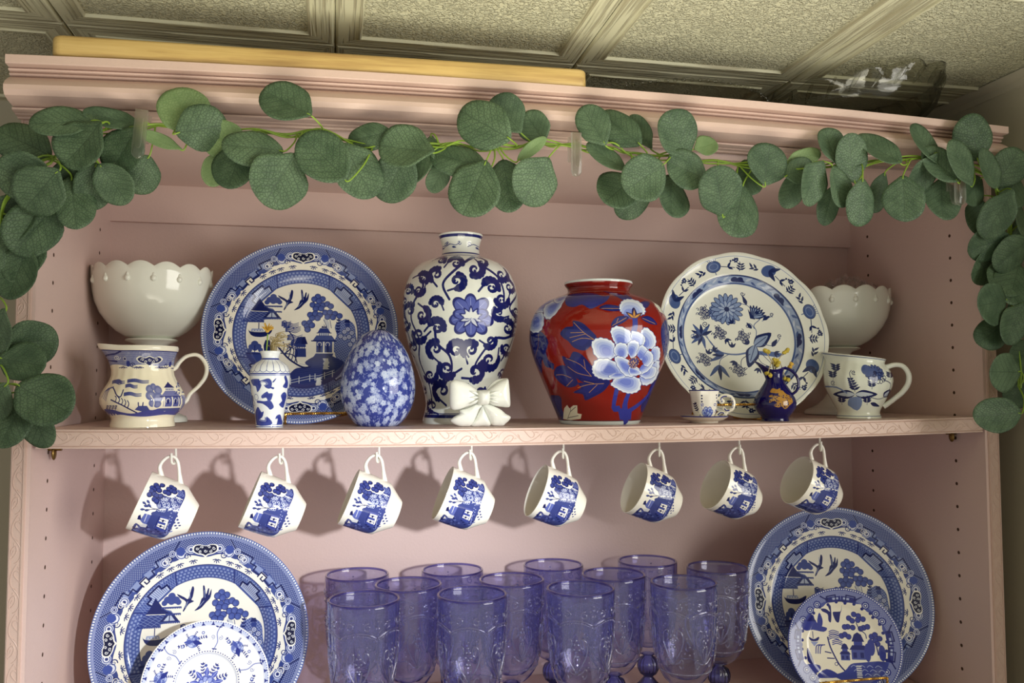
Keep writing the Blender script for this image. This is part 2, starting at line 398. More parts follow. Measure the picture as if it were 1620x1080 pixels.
    cv.poly([(478, 404), (498, 382), (508, 350), (516, 340), (512, 292), (520, 292), (528, 330), (536, 304), (542, 306), (540, 336), (552, 306), (550, 344), (528, 370), (506, 394)], dk, sm=3)
    for L in ([(452, 304), (455, 345)], [(436, 388), (446, 360)], [(520, 310), (524, 345)], [(500, 384), (520, 360)]): cv.line(L, 2.5, PALE)
    fr = [(600, 325), (625, 338), (582, 340), (606, 350), (574, 372), (598, 378), (628, 372), (650, 366), (668, 378), (590, 394), (618, 392), (562, 428), (588, 420), (612, 428), (640, 414), (664, 412), (690, 420), (714, 432), (652, 438), (680, 440), (600, 446), (572, 446), (534, 476), (560, 472), (546, 492), (572, 486), (550, 510)]
    cv.line([(640, 450), (655, 480), (650, 530)], 16, (196, 200, 206), sm=4); cv.line([(632, 455), (646, 490), (640, 530)], 3, ink, sm=4); cv.line([(664, 455), (672, 500)], 3, ink)
    for px, py in fr: cv.disc(px, py, 16.5, dk); cv.disc(px, py, 14, (66, 82, 152)); cv.disc(px-4, py+3, 7, (90, 106, 170), .6)
    tr = [(690, 640), (680, 590), (700, 540), (690, 500), (700, 470), (730, 455), (750, 450), (790, 480), (800, 540), (806, 590), (800, 640), (770, 690), (720, 700)]
    cv.poly(tr, (72, 88, 150), sm=4); hatch(tr, 34, .9, (190, 198, 216), 1.8, .7); hatch(tr, 30, -.5, (190, 198, 216), 1.8, .6)
    for p in ((758, 506), (778, 526), (740, 520), (764, 548), (786, 566), (742, 556), (770, 590), (720, 545)): cv.disc(*p, 13, dk); cv.disc(*p, 10.5, (200, 206, 220)); cv.disc(*p, 6.5, (86, 100, 160)); cv.disc(*p, 2.5, CRM)
    cv.sprig(706, 540, 80, -PI/2, dk, 5, 3, .2, .1); cv.poly([(738, 470), (770, 470), (764, 452), (746, 452)], dk); cv.poly([(744, 492), (768, 492), (768, 472), (744, 472)], ink)
    # pagodas
    def pagoda(x, y, s, full=True):
        Q = lambda L: [(x+p*s, y+q*s) for p, q in L]
        cv.poly(Q([(-14, -88), (-8, -100), (0, -92), (0, -112), (5, -92), (12, -102), (16, -88)]), dk)
        cv.poly(Q([(-32, -62), (-20, -86), (20, -86), (34, -62)]), ink); cv.line(Q([(-36, -60), (38, -60)]), 4*s, dk)
        cv.poly(Q([(-26, -60), (26, -60), (26, -46), (-26, -46)]), (190, 198, 214))
        for i in range(-2, 3): cv.line(Q([(i*11, -58), (i*11, -46)]), 3*s, dk)
        cv.poly(Q([(-56, -18), (-38, -46), (40, -46), (60, -18)]), ink); hatch(Q([(-50, -20), (-36, -44), (38, -44), (54, -20)]), 20, 1.4, PALE, 1.6); cv.line(Q([(-62, -16), (64, -16)]), 6*s, dk)
        cv.poly(Q([(-46, -14), (50, -14), (50, 48), (-46, 48)]), (66, 80, 140))
        if full:
            for i in (-46, -4, 44): cv.poly(Q([(i, -12), (i+8, -12), (i+8, 50), (i, 50)]), CRM)
            for i in (-22, 20): cv.disc(x+i*s, y+2*s, 12*s, CRM, ring=3*s); cv.line(Q([(i, 10), (i, 40)]), 12*s, dk)
            cv.line(Q([(-52, 50), (56, 50)]), 6*s, CRM)
        cv.poly(Q([(-40, 52), (-58, 80), (40, 80), (50, 52)]), ink)
    cv.poly([(486, 660), (494, 560), (540, 552), (545, 660)], ink); cv.poly([(484, 590), (500, 552), (538, 550), (552, 590)], dk); cv.dots([(496, 610), (540, 610)], 4, 5, CRM)
    pagoda(634, 588, 1.0)
    # ground, water, bridge
    cv.poly([(470, 745), (500, 720), (560, 715), (540, 690), (580, 660), (640, 640), (690, 660), (740, 690), (728, 740), (700, 776), (650, 806), (590, 826), (540, 832), (480, 826), (430, 800), (450, 770)], (44, 54, 116), sm=4)
    hatch([(500, 700), (700, 660), (720, 760), (600, 826), (480, 820)], 30, .12, MID, 1.5, .6)
    for xx, yy, hh in ((648, 700, 60), (612, 796, 46)):
        for i in range(9): cv.line([(xx-16+rng.rand()*8, yy-hh/2+i*hh/9), (xx+14-rng.rand()*8, yy-hh/2+i*hh/9)], 5.5, (214, 216, 214))
    for xx in (470, 512, 566, 592, 640, 680): cv.line([(xx, 800-.19*(xx-470)-26), (xx, 800-.19*(xx-470)+8)], 4, (206, 210, 214))
    cv.line([(450, 804), (560, 778), (610, 772), (690, 742)], 3, (206, 210, 214)); cv.line([(452, 790), (560, 764), (612, 760), (690, 730)], 2.5, (206, 210, 214))
    # willow
    cv.line([(400, 600), (430, 640), (470, 680), (530, 716), (566, 712)], 9, dk, sm=4); cv.line([(415, 640), (480, 650), (500, 690)], 5, dk, sm=4); cv.line([(440, 640), (470, 610), (480, 560), (455, 520)], 6, dk, sm=4)
    for x0, y0, d in ((430, 478, 1), (440, 500, 1), (450, 545, 1), (470, 575, .7), (455, 590, .8), (420, 470, .6)):
        for j in range(4): cv.line([(x0, y0+j*7), (x0+22*d, y0-6+j*9), (x0+48*d, y0+4+j*8), (x0+74*d, y0-6+j*7)], 7, ink, sm=5, w2=2)
    for xx in range(425, 505, 16): cv.line([(xx, 640+(xx-425)*.7), (xx+10, 600+(xx-425)*.6), (xx+2, 580+(xx-425)*.6)], 4.5, dk, sm=4)
    # boat, islet, hut
    cv.poly([(248, 506), (262, 524), (330, 526), (370, 508), (362, 534), (330, 552), (286, 552), (262, 538)], dk, sm=3); cv.poly([(268, 508), (322, 508), (330, 524), (264, 524)], (150, 162, 198)); cv.line([(303, 476), (303, 508)], 4, dk); cv.dots([(276, 518), (318, 518)], 3, 4, CRM)
    for p in ((286, 592, 18), (270, 608, 15), (304, 606, 16), (288, 612, 16), (262, 626, 12), (316, 624, 12)): cv.disc(*p, (58, 72, 138))
    cv.line([(287, 600), (287, 648)], 4, dk); cv.poly([(246, 640), (300, 636), (370, 650), (400, 700), (350, 760), (300, 720), (262, 680)], ink, sm=3); cv.line([(250, 644), (330, 644)], 5, dk)
    cv.poly([(330, 600), (338, 570), (360, 570), (372, 640), (336, 646)], dk)
    return cv
WILLOW = print_mat('willow_transfer_print', willow_plate(), .07)

def small_willow():
    """the smaller plate in front of the right one"""
    N = 800; cv = Cv(N, N, (240, 234, 216)); R0 = 324.; k = N/2/R0; cv.k = k; cv.f = lambda x, y: ((x-606)*k+N/2, (y-842)*k+N/2)
    Y, X = np.mgrid[0:N, 0:N]; x = (X+.5-N/2)/(N/2); y = (Y+.5-N/2)/(N/2); r = np.hypot(x, y); a = np.arctan2(y, x)
    ss = lambda e, v: np.clip((v-e)*N/2+.5, 0, 1)
    def band(m, col, al=1.): cv.a[:] = cv.a+(C3(col)-cv.a)*(np.clip(m, 0, 1)*al)[..., None]
    band(ss(.765+.02*np.cos(a*11)+.012*np.cos(a*23), r), (74, 84, 156)); lattice(cv, lambda r, a, x, y: ss(.80, r)*ss(-.955, -r)*.9, .022, INK, (200, 206, 226), .88)
    band(ss(.955, r), (52, 62, 138)); band(ss(.965, r)*ss(-.985, -r)*(np.cos(a*150) > -.1), (225, 228, 232))
    def g(a0, t, n_): rr = 272+n_; aa = a0+t/272; return 606+rr*math.cos(aa), 842+rr*math.sin(aa)
    for q in range(4):
        a0 = -PI/2+q*PI/2
        for m in (-1, 1):
            cv.poly([g(a0, m*p, n_) for p, n_ in ((2, -26), (92, -22), (92, 8), (2, 6))], (34, 40, 120)); cv.poly([g(a0, m*p, n_) for p, n_ in ((14, -14), (50, -14), (50, -2), (14, -2))], (170, 180, 214))
            cv.line([g(a0, m*p, n_) for p, n_ in ((0, -24), (30, -24), (30, 12), (80, 12), (80, -10), (112, 26))], 7, (20, 24, 96))
        for t in (-150, 150, -205): cv.disc(*g(a0, t, -8), 22, (44, 52, 132)); cv.disc(*g(a0, t, -8), 15, (190, 198, 222), ring=4); cv.disc(*g(a0, t, -8), 5, (230, 230, 230))
        for i in range(8): cv.disc(*g(a0, -200+i*57, -34+6*(i % 2)), 9, (36, 44, 124))
    ink, dk = (56, 64, 148), (30, 34, 110)
    def wedge(L, c=ink): cv.poly(L, c, sm=3)
    wedge([(490, 640), (520, 640), (545, 655), (530, 618), (548, 622), (552, 668), (545, 715), (532, 705), (530, 670), (500, 655)], dk); wedge([(612, 615), (608, 650), (585, 655), (560, 660), (572, 705), (590, 715), (600, 680), (605, 660), (612, 645)], dk)
    for p in ((650, 690), (680, 668), (705, 676), (730, 694), (700, 700), (668, 704), (640, 738), (622, 740), (668, 742), (730, 742), (752, 736), (712, 748), (600, 790), (620, 782), (640, 794), (770, 790), (790, 780), (812, 800), (790, 812), (800, 830)): cv.disc(*p, 16, dk); cv.disc(*p, 13, ink)
    cv.line([(690, 716), (705, 750), (735, 775), (740, 800)], 5, dk, sm=4); cv.line([(792, 830), (800, 890)], 7, dk)
    wedge([(372, 750), (395, 700), (425, 672), (445, 680), (455, 705), (480, 735), (520, 748), (500, 770), (440, 760), (400, 765)]); cv.poly([(400, 712), (430, 672), (462, 712)], dk); wedge([(468, 730), (470, 690), (482, 662), (498, 700), (492, 738)])
    wedge([(412, 800), (440, 812), (470, 798), (462, 820), (424, 822)], dk); cv.line([(436, 770), (436, 806)], 4, dk); cv.poly([(420, 826), (465, 826), (440, 852)], (150, 160, 205))
    for x0, y0 in ((530, 768), (545, 820), (528, 790)):
        for j in range(3): cv.line([(x0, y0+j*10), (x0+24, y0-8+j*10), (x0+55, y0+2+j*10)], 5, ink, sm=4)
    for j in range(3): cv.line([(500-j*13, 842), (478-j*13, 850), (470-j*12, 890)], 5.5, ink, sm=4)
    cv.line([(520, 800), (530, 850), (550, 900), (575, 950), (605, 985)], 8, dk, sm=4); cv.line([(500, 880), (532, 886)], 6, dk); cv.line([(510, 915), (548, 916)], 6, dk); cv.disc(558, 946, 10, CRM); cv.disc(558, 946, 10, dk, ring=3)
    def pg(x, y, s):
        Q = lambda L: [(x+p*s, y+q*s) for p, q in L]
        cv.poly(Q([(-36, -60), (-20, -100), (0, -112), (20, -100), (36, -60)]), dk); cv.poly(Q([(-24, -60), (24, -60), (24, -36), (-24, -36)]), ink); cv.poly(Q([(-52, -14), (-34, -40), (34, -40), (52, -14)]), dk)
        cv.poly(Q([(-42, -14), (42, -14), (42, 40), (-42, 40)]), (72, 82, 156))
        for i in (-22, 18): cv.poly(Q([(i-10, 0), (i+10, 0), (i+10, 30), (i-10, 30)]), dk)
        cv.line(Q([(-46, 42), (46, 42)]), 5*s, CRM)
    pg(690, 880, 1.); pg(612, 900, .62)
    for p in ((762, 850, 22, 46), (740, 880, 18, 50), (820, 880, 18, 44)): cv.disc(p[0], p[1], p[2], ink, ry=p[3])
    wedge([(540, 1010), (600, 985), (640, 945), (700, 935), (830, 925), (836, 960), (800, 1010), (760, 1040), (680, 1050), (600, 1040)], (58, 68, 148))
    for i in range(12): cv.line([(640+i*15, 960+(i % 3)*22), (655+i*15, 950+(i % 3)*22), (672+i*15, 960+(i % 3)*22)], 4, (150, 160, 208), sm=4)
    for i in range(7): cv.line([(672, 955+i*12), (696, 955+i*12)], 7, (214, 214, 214))
    wedge([(395, 870), (404, 865), (420, 905), (432, 950), (414, 950), (392, 930)], dk); wedge([(388, 950), (460, 955), (462, 985), (420, 1000), (400, 980)], ink); wedge([(440, 1010), (500, 975), (560, 1000), (560, 1020), (460, 1024)], ink)
    return cv
SMALLWILLOW = print_mat('dark_willow_print', small_willow(), .08)

def rose_plate():
    """small plate with flower sprays, lower left; drawing units of its close-up"""
    N = 900; cv = Cv(N, N, (243, 243, 238)); k = N/2/655.; cv.k = k; cv.f = lambda x, y: ((x-840)*k+N/2, (y-820)*k+N/2)
    ink, dk = (68, 82, 158), (36, 46, 126); c = (840, 820)
    def q(a, r): return c[0]+r*math.cos(a), c[1]+r*math.sin(a)
    cv.disc(*c, 640, (190, 198, 224), ring=34); cv.disc(*c, 602, (150, 160, 205), ring=4)
    for i in range(38):
        a = 2*PI*i/38; cv.poly([q(a-.035, 604), q(a+.035, 604), q(a, 632)], dk); cv.disc(*q(a, 634), 8, dk)
        for j in (1, 2, 3): cv.disc(*q(a+j*2*PI/152, 640), 6, (74, 86, 156))
    cv.disc(*c, 318, (120, 134, 188), ring=5); cv.disc(*c, 306, (150, 160, 205), ring=3)
    for i in range(76): cv.disc(*q(2*PI*i/76, 334), 6.5, dk)
    for i in range(6):
        a = -PI/2+.19+i*PI/3
        cv.line([q(a+.02, 590), q(a-.01, 520), q(a+.04, 440), q(a-.02, 350)], 11, (120, 130, 185), sm=5)
        for s in (-1, 1):
            cv.spiral(*q(a+s*.085, 482), 24, a+PI*(s < 0), 1.4, 5, ink, flip=s); cv.leaf(*q(a, 588), 38, 16, a+s*1.4, dk); cv.leaf(*q(a, 360), 30, 13, a+s*1.5, dk)
        b = a+PI/6; x, y = q(b, 468)
        cv.disc(x, y, 66, (118, 132, 190)); 
        for j in range(6): cv.disc(x+34*math.cos(j*1.05), y+34*math.sin(j*1.05), 26, (96, 110, 175) if j % 2 else (178, 188, 220))
        cv.flower(x, y, 42, (150, 162, 208), 5, (74, 86, 160), edge=(60, 72, 146)); cv.leaf(x, y, 100, 46, b+2.2, dk); cv.leaf(x, y, 92, 40, b-1.3, ink)
        for s, L in ((1.45, 120), (-1.7, 125), (2.7, 90), (-.5, 70), (.6, 76)): cv.sprig(x+40*math.cos(b+s), y+40*math.sin(b+s), L*.8, b+s, dk, 4, 4, .26, .5)
        for s in (-1, 1): cv.disc(*q(b+s*.24, 500+s*30), 17, (84, 98, 168)); cv.disc(*q(b+s*.24, 500+s*30), 9, (220, 224, 236))
    cv.disc(*c, 92, (90, 104, 180)); cv.flower(*c, 78, (150, 162, 214), 7, (84, 96, 170), edge=(56, 66, 150)); cv.flower(*c, 38, (210, 216, 236), 5, (70, 82, 160), edge=(60, 72, 150))
    for i in range(9):
        a = i*.7+.2; cv.sprig(*q(a, 84), 120, a, dk, 4, 4, .26, .4); cv.leaf(*q(a+.3, 80), 92, 50, a+.35, (80, 92, 176), vein=(190, 198, 230)); cv.disc(*q(a+.25, 190), 15, ink)
    return cv
ROSE = print_mat('blue_rose_print', rose_plate(), .08)

def onion_plate():
    """white plate with an open painted flower branch; units of its close-up (crop 1044x1080)"""
    N = 1100; cx, cy, R0 = 514., 545., 480.; cv = Cv(N, N, (232, 234, 222)); k = N/2/R0; cv.k = k; cv.f = lambda x, y: ((x-cx)*k+N/2, (y-cy)*k+N/2)
    ink, dk, lt = (72, 92, 142), (32, 44, 92), (120, 138, 178)
    def q(a, r): return cx+r*math.cos(a), cy+r*math.sin(a)
    cv.disc(cx, cy, 462, (150, 162, 186), ring=3.5)
    cv.disc(cx-8, cy+6, 362, ink, ring=46); cv.disc(cx-8, cy+6, 354, (150, 166, 196), ring=28); cv.disc(cx-8, cy+6, 362, dk, ring=5); cv.disc(cx-8, cy+6, 322, ink, ring=5)
    for i in range(64):
        a = 2*PI*i/64; p = (cx-8+340*math.cos(a), cy+6+340*math.sin(a))
        if i % 8 in (0, 1): cv.disc(*p, 19, dk, ry=11, ang=a+PI/2); cv.leaf(*p, 34, 14, a+PI/2+.3, dk)
        else: cv.leaf(*p, 38, 10, a+PI/2+(.35 if i % 2 else -.35), (190, 200, 216) if i % 3 else ink)
    for i in range(8):
        a = -PI/2-.32+i*PI/4; x, y = q(a, 418)
        if i % 2 == 0:
            cv.disc(x, y, 44, ink, ry=33, ang=a+PI/2)
            cv.disc(x, y, 30, lt, ry=20, ang=a+PI/2, ring=4); cv.disc(x, y, 44, dk, ry=33, ang=a+PI/2, ring=3)
            for s in range(-2, 3): cv.line([q(a+s*.02, 446), q(a+s*.03, 460)], 3, ink)
            cv.line([q(a, 386), q(a, 372)], 5, ink)
        else:
            cv.disc(x, y, 42, ink, ry=34, ang=a+1.); 
            for s in (-1, 1): cv.leaf(x, y, 68, 24, a+PI/2+s*.6, dk)
        cv.line([q(a+.11, 410), q(a+.2, 402), q(a+.3, 396)], 4, dk, sm=4)
        for j, s in enumerate((-1, 1, -1, 1)): cv.leaf(*q(a-.14-.03*j, 408), 32, 12, a-PI/2+s*.6, dk)
        for s in (-1, 1): cv.leaf(*q(a+.2, 402), 34, 13, a+PI/2+s*.7, dk)
        b = a+.39; cv.line([q(b-.02, 378), q(b+.01, 400), q(b-.02, 430)], 3.5, dk, sm=4); cv.flower(*q(b-.07, 438), 15, dk, 6, (200, 206, 220))
        for j in range(3):
            for s in (-1, 1): cv.leaf(*q(b, 384+j*14), 32-j*4, 10, a+.39+s*1.1, dk)
        for j in range(4): cv.disc(*q(b-.05-.03*j, 446-j*4), 5.5, dk)
    # centre branch
    def fl(x, y, r, n=16):
        for i in range(n):
            a = 2*PI*i/n; cv.disc(x+r*.62*math.cos(a), y+r*.62*math.sin(a), r*.42, dk, ry=r*.17, ang=a); cv.disc(x+r*.62*math.cos(a), y+r*.62*math.sin(a), r*.38, (128, 148, 186), ry=r*.13, ang=a)
        for i in range(10):
            a = 2*PI*i/10+.2; cv.disc(x+r*.34*math.cos(a), y+r*.34*math.sin(a), r*.26, ink, ry=r*.12, ang=a); cv.disc(x+r*.34*math.cos(a), y+r*.34*math.sin(a), r*.22, (160, 176, 204), ry=r*.08, ang=a)
        cv.disc(x, y, r*.16, dk)
    cv.line([(700, 660), (640, 640), (560, 640), (480, 652), (400, 640), (345, 590), (320, 540)], 14, (92, 112, 160), sm=6, w2=4)
    cv.poly([(590, 630), (700, 636), (760, 650), (720, 668), (600, 652)], (84, 106, 158)); cv.line([(590, 600), (610, 520), (600, 480), (640, 440), (635, 400)], 4, ink, sm=5)
    cv.disc(400, 405, 52, lt); 
    for i in range(14): cv.disc(400+46*math.cos(i*.45+1), 405+46*math.sin(i*.45+1), 11, ink, ring=4)
    fl(452, 385, 92)
    cv.line([(530, 350), (570, 360), (590, 380)], 3.5, ink, sm=4); cv.leaf(570, 358, 56, 22, -1.9, dk); cv.spiral(552, 292, 14, 0, 1.2, 4, dk); cv.line([(548, 300), (556, 330), (568, 352)], 3.5, dk, sm=3)
    for i in range(7): cv.leaf(604, 436, 78, 24, -1.75+i*.26, dk); cv.leaf(604, 434, 60, 13, -1.75+i*.26, (140, 158, 190))
    cv.disc(626, 405, 11, dk); cv.poly([(574, 380), (582, 440), (612, 446), (590, 412)], dk)
    cv.line([(650, 455), (690, 435), (712, 425)], 3.5, ink, sm=3); cv.leaf(655, 448, 50, 20, -.5, dk); cv.spiral(712, 416, 13, 1.5, 1.2, 4, dk)
    cv.line([(600, 500), (580, 470), (556, 480)], 3.5, ink, sm=3); cv.leaf(585, 500, 44, 20, -2.2, dk); cv.spiral(562, 484, 12, 0, 1.1, 4, dk)
    for (x, y, L, w_, an) in ((588, 602, 132, 70, -.62), (594, 598, 140, 74, 1.95)):
        cv.leaf(x, y, L, w_, an, dk); cv.leaf(x, y, L*.8, w_*.66, an, (142, 160, 190), vein=dk)
    cv.line([(640, 590), (700, 600), (740, 560)], 3.5, ink, sm=4); cv.leaf(690, 606, 56, 24, -.9, dk); cv.spiral(742, 544, 14, 1.5, 1.2, 4, dk)
    for (x, y, r) in ((322, 405, 9), (400, 525, 9), (530, 548, 9), (300, 680, 9), (484, 740, 9)):
        for dx, dy in ((0, 0), (-16, -8), (14, -10), (-8, 14), (14, 12), (-24, 8), (28, 0), (0, -22), (2, 30), (-14, -24), (18, 26)): cv.disc(x+dx, y+dy, r+2, dk, ring=4.5); cv.disc(x+dx, y+dy, 3.5, dk)
        for i in range(5): an = rng.rand()*6.3; cv.spiral(x+42*math.cos(an), y+36*math.sin(an), 10, an, .9, 3.5, dk)
    for i, an in enumerate((-2.7, -2.2, -1.6, -.9, -.4, 1.4, 2.0, 2.5, 2.9)): cv.leaf(295, 540, 82 if i % 2 else 66, 20, an, ink if i % 2 else dk)
    cv.spiral(320, 475, 20, 0, 1.5, 4, dk); cv.line([(310, 540), (350, 590), (370, 630), (450, 650)], 3.5, ink, sm=4); cv.disc(262, 545, 20, ink, ring=4); cv.disc(244, 548, 14, ink, ring=3)
    for an, L in ((2.7, 96), (3.1, 70), (3.5, 84)): cv.leaf(412, 652, L, 22, an, ink if L > 80 else dk)
    for an in (.95, 1.55, 2.3): cv.leaf(378, 712, 90, 22, an, dk if an == 1.55 else ink)
    cv.line([(440, 650), (390, 680), (378, 716)], 3.5, ink, sm=4); cv.line([(560, 650), (510, 680), (500, 730)], 3.5, dk, sm=4)
    for x, y, an in ((320, 650, -1.2), (350, 630, -.6), (462, 612, -1.57), (480, 470, -2.2), (470, 690, 2.2), (600, 730, 1.9), (640, 720, .9), (560, 590, -2.4), (700, 640, .5), (430, 560, 1)):
        for s in (-.7, 0, .7): cv.leaf(x, y, 34, 12, an+s, dk)
    cv.line([(600, 660), (620, 700), (660, 720)], 3, dk, sm=3); cv.line([(620, 640), (690, 720)], 3, dk)
    return cv
ONION = print_mat('painted_branch_print', onion_plate(), .09)

# ---- wrapped prints: drawn in the photo's pixel scale round a turned body
def wrap(cv_k, xc, ytop, ybot, rad, bg):
    """canvas for a turned body; rad: list of (y, r) in drawing units"""
    ys = [p[0] for p in rad]; rs = [p[1] for p in rad]; rm = max(rs)
    w, h = int(2*PI*rm*cv_k), int((ybot-ytop)*cv_k); cv = Cv(w, h, bg); cv.k = cv_k
    def f(x, y):
        r = np.interp(y, ys, rs); t = (x-xc)/r
        th = math.asin(t) if abs(t) <= 1 else math.copysign(PI/2+(abs(t)-1), t)
        return (.5+th/(2*PI))*w, (y-ytop)*cv_k
    cv.f = f; cv.rad = (ys, rs); cv.xc = xc
    def ring(y, wd, col, a=1.):
        y0, y1 = (y-wd/2-ytop)*cv_k, (y+wd/2-ytop)*cv_k; Yg = np.arange(h)+.5; m = np.clip(Yg-y0+.5, 0, 1)*np.clip(y1-Yg+.5, 0, 1); cv.a += (C3(col)-cv.a)*(m*a)[:, None, None]
    cv.ring = ring; return cv
def mirror_round(cv):
    """carry the drawing of the seen half round to the unseen half"""
    w = cv.w; q = w//4; c = cv.a[:, q:w-q].copy(); half = c.shape[1]//2
    cv.a[:, w-q:] = c[:, :w-(w-q)]; cv.a[:, :q] = c[:, c.shape[1]-q:]
# ------------------------------------------------------------------ room
W, D = 1166.2, 299.2
ZC = 478.; YW = 404.; XW = 1243.
def struct(o): o['kind'] = 'structure'; return o
struct(G().box(-1400, XW+60, -2600, YW+60, -Z0-60, -Z0).build('floor', FLOORM, smooth=False))
struct(G().box(-1400, XW+60, YW, YW+60, -Z0, ZC+8).build('wall_back', WALLM, smooth=False))
wr = struct(G().box(XW, XW+60, -320, YW, -Z0, ZC+8).build('wall_right', WALLM, smooth=False))
struct(G().add([(XW-16, -320, ZC), (XW-16, YW, ZC), (XW-14, -320, ZC-4), (XW-14, YW, ZC-4), (XW-5, -320, ZC-9), (XW-5, YW, ZC-9), (XW-3, -320, ZC-17), (XW-3, YW, ZC-17), (XW, -320, ZC-18), (XW, YW, ZC-18)],
    [(0, 1, 3, 2), (2, 3, 5, 4), (4, 5, 7, 6), (6, 7, 9, 8)]).build('trim_1', WALLM))
# ceiling of embossed square tiles: a stuccoed field in a mitred frame of grained boards
def grain_mat(name, axis):
    m, nt, b = new_mat(name); b.inputs['Roughness'].default_value = .6
    tc = tint_noise(nt, b, (206, 204, 172), .05, 8)
    mp = nd(nt, 'ShaderNodeMapping'); mp.inputs['Scale'].default_value = (6, 1, 1) if axis == 'y' else (1, 6, 1)
    sc = {'y': (230, 6, 1), 'x': (6, 230, 1)}[axis]; mp.inputs['Scale'].default_value = sc
    lk(nt, tc.outputs['Object'], mp.inputs[0]); n = nd(nt, 'ShaderNodeTexNoise', i_Scale=1., i_Detail=2.); lk(nt, mp.outputs[0], n.inputs['Vector'])
    r = nd(nt, 'ShaderNodeValToRGB'); r.color_ramp.elements[0].position = .40; r.color_ramp.elements[1].position = .52; lk(nt, n.outputs['Fac'], r.inputs[0])
    bp = nd(nt, 'ShaderNodeBump', i_Strength=.8, i_Distance=.0022); lk(nt, r.outputs[0], bp.inputs['Height']); lk(nt, bp.outputs[0], b.inputs['Normal'])
    mx = nd(nt, 'ShaderNodeMix', data_type='RGBA'); mx.inputs[6].default_value = lin((172, 166, 138)); mx.inputs[7].default_value = lin((206, 204, 174)); lk(nt, r.outputs[0], mx.inputs[0]); lk(nt, mx.outputs[2], b.inputs['Base Color'])
    return m
GX, GY = grain_mat('ceiling_grain_across', 'x'), grain_mat('ceiling_grain_along', 'y')
STUC, nt, b = new_mat('ceiling_stucco'); b.inputs['Roughness'].default_value = .65
tc = tint_noise(nt, b, (206, 204, 174), .05, 10)
n = nd(nt, 'ShaderNodeTexNoise', i_Scale=165., i_Detail=2.5, i_Distortion=1.4); lk(nt, tc.outputs['Object'], n.inputs['Vector'])
r_ = nd(nt, 'ShaderNodeValToRGB'); r_.color_ramp.elements[0].position = .42; r_.color_ramp.elements[1].position = .62; lk(nt, n.outputs['Fac'], r_.inputs[0])
bp = nd(nt, 'ShaderNodeBump', i_Strength=1., i_Distance=.0028); lk(nt, r_.outputs[0], bp.inputs['Height']); lk(nt, bp.outputs[0], b.inputs['Normal'])
ce = struct(G().box(-1400, XW+60, -2600, YW+60, ZC+8, ZC+40).build('ceiling', STUC, smooth=False))
TP = 317.5
def tile_mesh():
    g = G(); a, f = TP/2-.35, 29.; q = a-f
    o = [(-a, -a), (a, -a), (a, a), (-a, a)]; i = [(-q, -q), (q, -q), (q, q), (-q, q)]
    lv = [(1.0, 6.), (a/a-2.5/a, 0.)]
    R0 = [(x, y, 3.) for x, y in o]; R1 = [(x*(1-1.5/a), y*(1-1.5/a), 1.5) for x, y in o]; R2 = [(x*(1-3.5/a), y*(1-3.5/a), 0.) for x, y in o]
    R3 = [(x*(1+1.5/q), y*(1+1.5/q), 0.) for x, y in i]; R4 = [(x*(1+.4/q), y*(1+.4/q), -2.2) for x, y in i]; R5 = [(x*(1-2./q), y*(1-2./q), -2.0) for x, y in i]; R6 = [(x*(1-3.5/q), y*(1-3.5/q), 1.6) for x, y in i]
    for A, B in ((R0, R1), (R1, R2), (R2, R3), (R3, R4), (R4, R5), (R5, R6)):
        for k in range(4): g.add([A[k], A[(k+1) % 4], B[(k+1) % 4], B[k]], [(0, 1, 2, 3)], 1 if k % 2 == 0 else 2)
    g.add(R6, [(0, 1, 2, 3)], 0)
    return g.mesh('ceiling_tile', [STUC, GX, GY], smooth=False)
TM = tile_mesh()
for ix in range(-5, 4):
    for iy in range(-6, 2):
        x, y = 309.5+TP*ix+TP/2, 94+TP*iy+TP/2
        place('tile', TM, ce, (x, y, ZC))

# ------------------------------------------------------------------ the pink cabinet
cab = thing('display_cabinet', 'pink painted open wall cabinet with crown moulding holding blue and white china', 'cabinet', (W/2, 150, -Z0))
CL = Vector((W/2, 150, -Z0))
def cpart(g, name, mats, **kw):      # geometry written in room mm, moved to the cabinet's own origin
    g.v = [(x-CL[0], y-CL[1], z-CL[2]) for x, y, z in g.v]; return g.build(name, mats, cab, **kw)
HX = 8
def side(x0, x1, inner, nm):
    o = cpart(G().box(x0, x1, 1.5, D+6, -Z0, 346), 'side_panel', [PINKIN], smooth=False)
    return o
side(-18.5, 0, 0, 'l'); side(W, W+20, W, 'r')
cpart(G().box(0, W, D, D+6, -Z0, 346), 'back_panel', PINKIN, smooth=False)
cpart(G().box(0, W, D-10, D, 279.5, 333, 0), 'back_rail', PINKIN, smooth=False)
cpart(G().box(-18.5, W+20, -4, D+6, 380, 388.5), 'dust_cover', PINK, smooth=False)
cpart(G().box(0, W, 2, D, 333, 346), 'top_panel', PINKIN, smooth=False)
# edge strips with an embossed trailing vine
def vine_relief(g, L0, L1, to, half):
    per = 51.; s = per/655.
    M_ = [[(130, 530), (150, 590), (220, 628), (300, 622), (390, 578), (460, 520)], [(470, 570), (490, 520), (540, 476), (600, 466), (670, 478), (730, 520), (790, 580)],
          [(215, 465), (270, 530), (320, 568), (365, 545), (362, 495), (330, 472)], [(530, 632), (570, 570), (640, 530), (698, 552), (665, 610), (610, 630), (530, 632)], [(380, 490), (400, 484), (430, 498)], [(110, 515), (122, 540), (118, 560)], [(640, 580), (600, 606), (570, 620)], [(710, 580), (740, 575)]]
    n = int((L1-L0)/per)+1
    for i in range(-1, n):
        for st in M_:
            P = [(L0+i*per+p*s, -(q-552)*s*half/7.4) for p, q in smooth_path(st, 3)]
            P = [p for p in P if L0+1 < p[0] < L1-1]
            if len(P) > 2: g.tube([to(*p) for p in P], .52, 5, cap=True)
